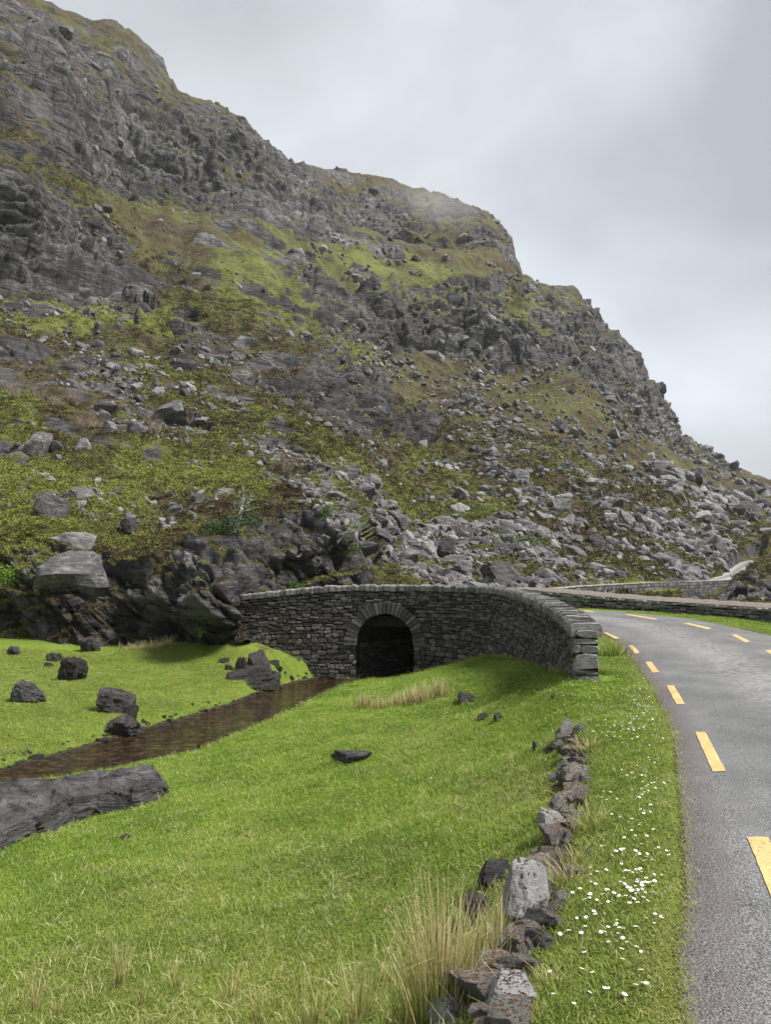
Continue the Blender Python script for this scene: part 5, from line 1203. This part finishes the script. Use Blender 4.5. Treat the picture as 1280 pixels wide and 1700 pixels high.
def tree(u, v, hpx, lean, label, seed, leafn, group=None):
    q = mt(u, v); k = q[1] / FPX; r_ = np.random.RandomState(seed); e_ = empty('small_tree', (q[0], q[1] - .5, q[2] - .1)); tag(e_, label, 'tree', group)
    a, b, tips = branch_tree(r_, hpx * k, lean, .55)
    join_parts('trunk', a, e_, [M['bark']], kind=None); join_parts('branches', b, e_, [M['bark']], kind=None)
    V, F = leaves_at(r_, tips, leafn, .045, .10); ob('crown', pymesh('crown', V, F, [M['leafg']]), e_)
tree(393, 896, 82, .35, 'small pale-barked windswept tree on top of the middle crag', 3, 4)
tree(562, 897, 62, 1.1, 'small bare tree leaning right over the crag above the arch', 8, 2)
def bush(u, v, w, h, mat, label, seed, leaf=.05, n=900, name='ivy_bush', cat='bush', off=.5):
    q = mt(u, v); k = q[1] / FPX; r_ = np.random.RandomState(seed); pts = []
    lob = [(r_.uniform(-.35, .35), r_.uniform(-.2, .2), r_.uniform(.1, .6), r_.uniform(.22, .42)) for _ in range(9)]
    for _ in range(n):
        l = lob[r_.randint(9)]; d = r_.normal(size=3); d /= np.linalg.norm(d); d *= l[3] * r_.uniform(.7, 1.05); pts.append(np.array([(l[0] + d[0]) * w * k, (l[1] + d[1]) * w * k * .6, max(0, l[2] + d[2]) * h * k]))
    V, F = leaves_at(r_, pts, 1, leaf, .02); e_ = empty(name, (q[0], q[1] - off, q[2] - .15)); tag(e_, label, cat)
    ob('foliage', pymesh('foliage', V, F, [mat]), e_)
    st = [tube([np.array([0, 0, -.1]), np.array([l[0] * w * k * .6, 0, l[2] * h * k * .5]), np.array([l[0] * w * k, l[1] * w * k * .5, l[2] * h * k])], [.03, .02, .01]) for l in lob]
    join_parts('stems', st, e_, [M['twig']], kind=None)
bush(372, 898, 62, 46, M['ivy'], 'dark green ivy bush left of the pale windswept tree', 1, n=1400)
bush(415, 872, 56, 40, M['ivy'], 'dark ivy bush right of the pale windswept tree', 2, n=900)
bush(576, 918, 36, 34, M['leafg'], 'green bush under the leaning bare tree', 3, n=800)
bush(540, 870, 22, 24, M['leafg'], 'small bright ivy patch on the rock left of the leaning tree', 4, n=420)
bush(492, 978, 44, 26, M['leafg'], 'green shrub just above the left of the parapet', 5, n=700)
bush(6, 955, 44, 52, M['leafb'], 'bright yellow-green bush at the left edge beside the crag', 6, n=1100)
bush(340, 1040, 22, 50, M['leafg'], 'greenish shrub clinging to the dark crag face', 7, n=420, off=.1)
bush(336, 978, 26, 22, M['leafb'], 'small yellowish shrub high on the dark crag', 8, n=200, off=0.)
bush(780, 868, 70, 26, M['leafg'], 'dark low shrub in the green patch above the parapet', 9, n=700, leaf=.09)
bush(872, 908, 80, 26, M['leafg'], 'spreading shrub on the green patch right of the scree', 10, n=700, leaf=.09)
def bare(u, v, w, h, label, seed):
    q = mt(u, v); k = q[1] / FPX; r_ = np.random.RandomState(seed); e_ = empty('bare_shrub', (q[0], q[1] - .4, q[2] - .1)); tag(e_, label, 'shrub', 'bare brown shrubs on the hillside'); P_ = []
    for j in range(34):
        a = r_.uniform(0, 6.28); d = np.array([math.cos(a) * r_.uniform(.1, .5) * w, math.sin(a) * .25 * w, h * r_.uniform(.6, 1.05)]) * k; b0 = np.array([r_.uniform(-.2, .2) * w * k, 0, 0])
        path = [b0 + d * f + r_.normal(size=3) * .05 * f * h * k for f in (0, .35, .7, 1.)]; P_.append(tube(path, [.018, .014, .01, .005], 3))
        for m_ in range(3):
            a0 = path[r_.randint(1, 4)]; P_.append(tube([a0, a0 + (d * .35 + r_.normal(size=3) * .14 * h * k)], [.009, .004], 3))
    join_parts('twigs', P_, e_, [M['twig']], kind=None)
for n_, (u, v, w, h, l) in enumerate([(28, 668, 40, 34, 'leftmost bare grey-brown shrub in the row under the slabs'), (66, 668, 44, 28, 'second bare shrub from the left under the slabs'), (96, 672, 36, 22, 'third bare shrub under the slabs'), (126, 662, 30, 20, 'small bare shrub right of the row under the slabs'), (136, 692, 44, 24, 'bare shrub below the row, among boulders, left of the two'), (165, 700, 40, 20, 'bare shrub below the row, among boulders, right of the two'), (258, 738, 30, 34, 'bare reddish shrub beside the slanting boulder'), (320, 690, 26, 26, 'bare shrub at the foot of the dark rocks, middle left'), (478, 806, 22, 42, 'upright bare shrub in the narrow stone run'), (505, 814, 40, 20, 'low bare shrub right of the upright one')]): bare(u, v, w, h, l, n_)

# retaining wall below the far track
rwl = empty('retaining_wall'); tag(rwl, 'dark stone retaining wall holding up the far road behind the roadside wall', 'wall')
kk = np.linspace(0, np.argmin(np.abs(TK[:, 0] - tk[5][0])), 60).astype(int); TP = TK[kk]; tl = TP[:, :3] - np.concatenate([tn_[kk] * 0, np.zeros((60, 1))], 1)
side_ = np.sign((tn_[kk] * -TP[:, :2]).sum(1)); edge = TP[:, :2] + tn_[kk] * (TP[:, 3:4] * .5 + .1) * side_[:, None]
EDG, ES = resample(np.concatenate([edge[::4], TP[::4, 2:3]], 1), .25)
en = -EDG[:, :2] / np.linalg.norm(EDG[:, :2], axis=1)[:, None]
def epos(s, o, z): return np.array([np.interp(s, ES, EDG[:, 0]) + np.interp(s, ES, en[:, 0]) * o, np.interp(s, ES, EDG[:, 1]) + np.interp(s, ES, en[:, 1]) * o, np.interp(s, ES, EDG[:, 2]) + z])
parts = []; r = -1.7
while r < .22:
    h = rs.uniform(.2, .34); s = rs.uniform(-.3, 0)
    while s < ES[-1]:
        w = rs.uniform(.3, .8); s0, s1 = max(0, s), min(s + w, ES[-1]); s += w
        if s1 - s0 > .15: parts.append(stone_verts(rs, s0, s1, r, min(r + h, .3), mapf=epos, proud=.08, depth=.25, gap=.012))
    r += h
idx = list(range(len(parts))); rs.shuffle(idx)
for k in idx[:290]:
    V, F = parts[k]; c = np.mean(V, 0); ob('stone', pymesh('stone', [tuple(np.array(v) - c) for v in V], F, [M['bridge']]), rwl, loc=c)
if len(idx) > 290: join_parts('small_stones', [parts[k] for k in idx[290:]], rwl, [M['bridge']])
bk = [([tuple(epos(x, o, z)) for x in (s0, s0 + .5) for o in (-.06, -.5) for z in (-2.6, .2)], [(0, 1, 3, 2), (4, 6, 7, 5), (0, 4, 5, 1), (2, 3, 7, 6), (1, 5, 7, 3), (0, 2, 6, 4)]) for s0 in np.arange(0, ES[-1] - .5, .5)]
join_parts('backing_masonry', bk, rwl, [M['mortar']], kind=None)

# ------------------------------------------------------------------ thin valley haze
hm = bpy.data.materials.new('valley_haze'); hm.use_nodes = True; ht = hm.node_tree; ht.nodes.clear()
hv = ht.nodes.new('ShaderNodeVolumePrincipled'); hv.inputs['Color'].default_value = (.86, .90, .95, 1); hv.inputs['Density'].default_value = .00014; hv.inputs['Anisotropy'].default_value = .1
ho = ht.nodes.new('ShaderNodeOutputMaterial'); ht.links.new(hv.outputs[0], ho.inputs['Volume'])
zt_ = float(P3x[..., 2].max()) + 15; X0, X1, Y0, Y1, Z0 = -1620., 1620., -920., 2520., -6.
V = [(x, y, z) for x in (X0, X1) for y in (Y0, Y1) for z in (Z0, zt_)]
hz_ = ob('haze', pymesh('haze', V, [(0, 1, 3, 2), (4, 6, 7, 5), (0, 4, 5, 1), (2, 3, 7, 6), (1, 5, 7, 3), (0, 2, 6, 4)], [hm]))
tag(hz_, 'thin grey haze in the valley air over the mountain', kind='stuff')
# stones and crumbs of peat along the water line
rb = np.random.RandomState(41); eg = np.vstack([resample(near_edge[2:-3], .12)[0], resample(far_edge[2:-3], .12)[0]])
pk2 = eg[rb.randint(len(eg), size=420)] + rb.normal(size=(420, 2)) * np.array([.16, .13]); z2 = ground_h(pk2); s2 = rb.lognormal(math.log(.045), .5, 420).clip(.02, .16)
o = scatter('bank_stones', [me_arrays(m) for m in small[:4]], np.stack([pk2[:, 0], pk2[:, 1], z2], 1), np.stack([s2 * 1.3, s2, s2 * .6], 1), np.stack([rb.uniform(-.3, .3, 420), rb.uniform(-.3, .3, 420), rb.uniform(0, 6.3, 420)], 1), [M['rock_dark']])
tag(o, 'small dark stones and peat crumbs along the edge of the stream', kind='stuff')
# wisp of mist touching the far summit
mm = bpy.data.materials.new('mist_vapour'); mm.use_nodes = True; m2 = mm.node_tree; m2.nodes.clear()
mv = m2.nodes.new('ShaderNodeVolumePrincipled'); mv.inputs['Color'].default_value = (.93, .94, .96, 1)
mtc = m2.nodes.new('ShaderNodeTexCoord'); mgr = m2.nodes.new('ShaderNodeTexGradient'); mgr.gradient_type = 'QUADRATIC_SPHERE'; mmp = m2.nodes.new('ShaderNodeMapping'); mmp.inputs['Scale'].default_value = (1 / 34, 1 / 26, 1 / 9)
mns = m2.nodes.new('ShaderNodeTexNoise'); mns.inputs['Scale'].default_value = .09; mns.inputs['Detail'].default_value = 3
mml = m2.nodes.new('ShaderNodeMath'); mml.operation = 'MULTIPLY'; mm2 = m2.nodes.new('ShaderNodeMath'); mm2.operation = 'MULTIPLY'; mm2.inputs[1].default_value = .085
m2.links.new(mtc.outputs['Object'], mmp.inputs[0]); m2.links.new(mmp.outputs[0], mgr.inputs[0]); m2.links.new(mtc.outputs['Object'], mns.inputs[0])
m2.links.new(mgr.outputs['Fac'], mml.inputs[0]); m2.links.new(mns.outputs[0], mml.inputs[1]); m2.links.new(mml.outputs[0], mm2.inputs[0]); m2.links.new(mm2.outputs[0], mv.inputs['Density'])
mo = m2.nodes.new('ShaderNodeOutputMaterial'); m2.links.new(mv.outputs[0], mo.inputs['Volume'])
D_, F_ = ico(3); c_ = W(722, 338, 318)
Vm = D_ * np.array([34, 26, 9.]) * 1.03
tag(ob('summit_mist', mesh_np('summit_mist', Vm, F_, [mm], smooth=True), loc=tuple(c_), rot=(0, .28, 0)), 'thin wisp of mist drifting across the far summit', kind='stuff')
# loose dry blades lying in the turf
t = MT('dry_blades'); r = t.attr('rnd', 'INSTANCER'); M['dryb'] = t.fin(t.ramp(r, [(.2, (.20, .19, .07)), (.6, (.42, .38, .18)), (.9, (.60, .55, .36))]), .7, spec=.2)
nd_ = 9000; yq = 3.0 + 14 * rb.rand(nd_) ** 1.8; cq = np.stack([rb.uniform(-.56, .5, nd_) * (yq + 1), yq], 1)
cq = cq[cq[:, 0] < np.interp(cq[:, 1], [q[1] for q in RW], [q[0] for q in RW])]; cq = cq[~in_poly(cq, ROADPOLY) & ~in_poly(cq, STREAM)]; cq = cq[(fbm(np.stack([cq[:, 0], cq[:, 1], cq[:, 0] * 0], 1) * .9, 3) + rb.rand(len(cq)) * .8 + 1.2 * patch_add(cq, 0) > .35)]
zq_ = ground_h(cq); sq_ = rb.uniform(.45, 1.05, len(cq)) * (1 + cq[:, 1] * .03)
o = scatter('dry_grass_blades', [tuft(60 + k, 3, .075, .05, .0013, 1.9) for k in range(5)], np.stack([cq[:, 0], cq[:, 1], zq_ + .004], 1), np.stack([sq_] * 3, 1), np.stack([rb.uniform(-.5, .5, len(cq)), rb.uniform(-.5, .5, len(cq)), rb.uniform(0, 6.3, len(cq))], 1), [M['dryb']])
tag(o, 'thin dry straw-coloured blades lying in the meadow turf', kind='stuff')
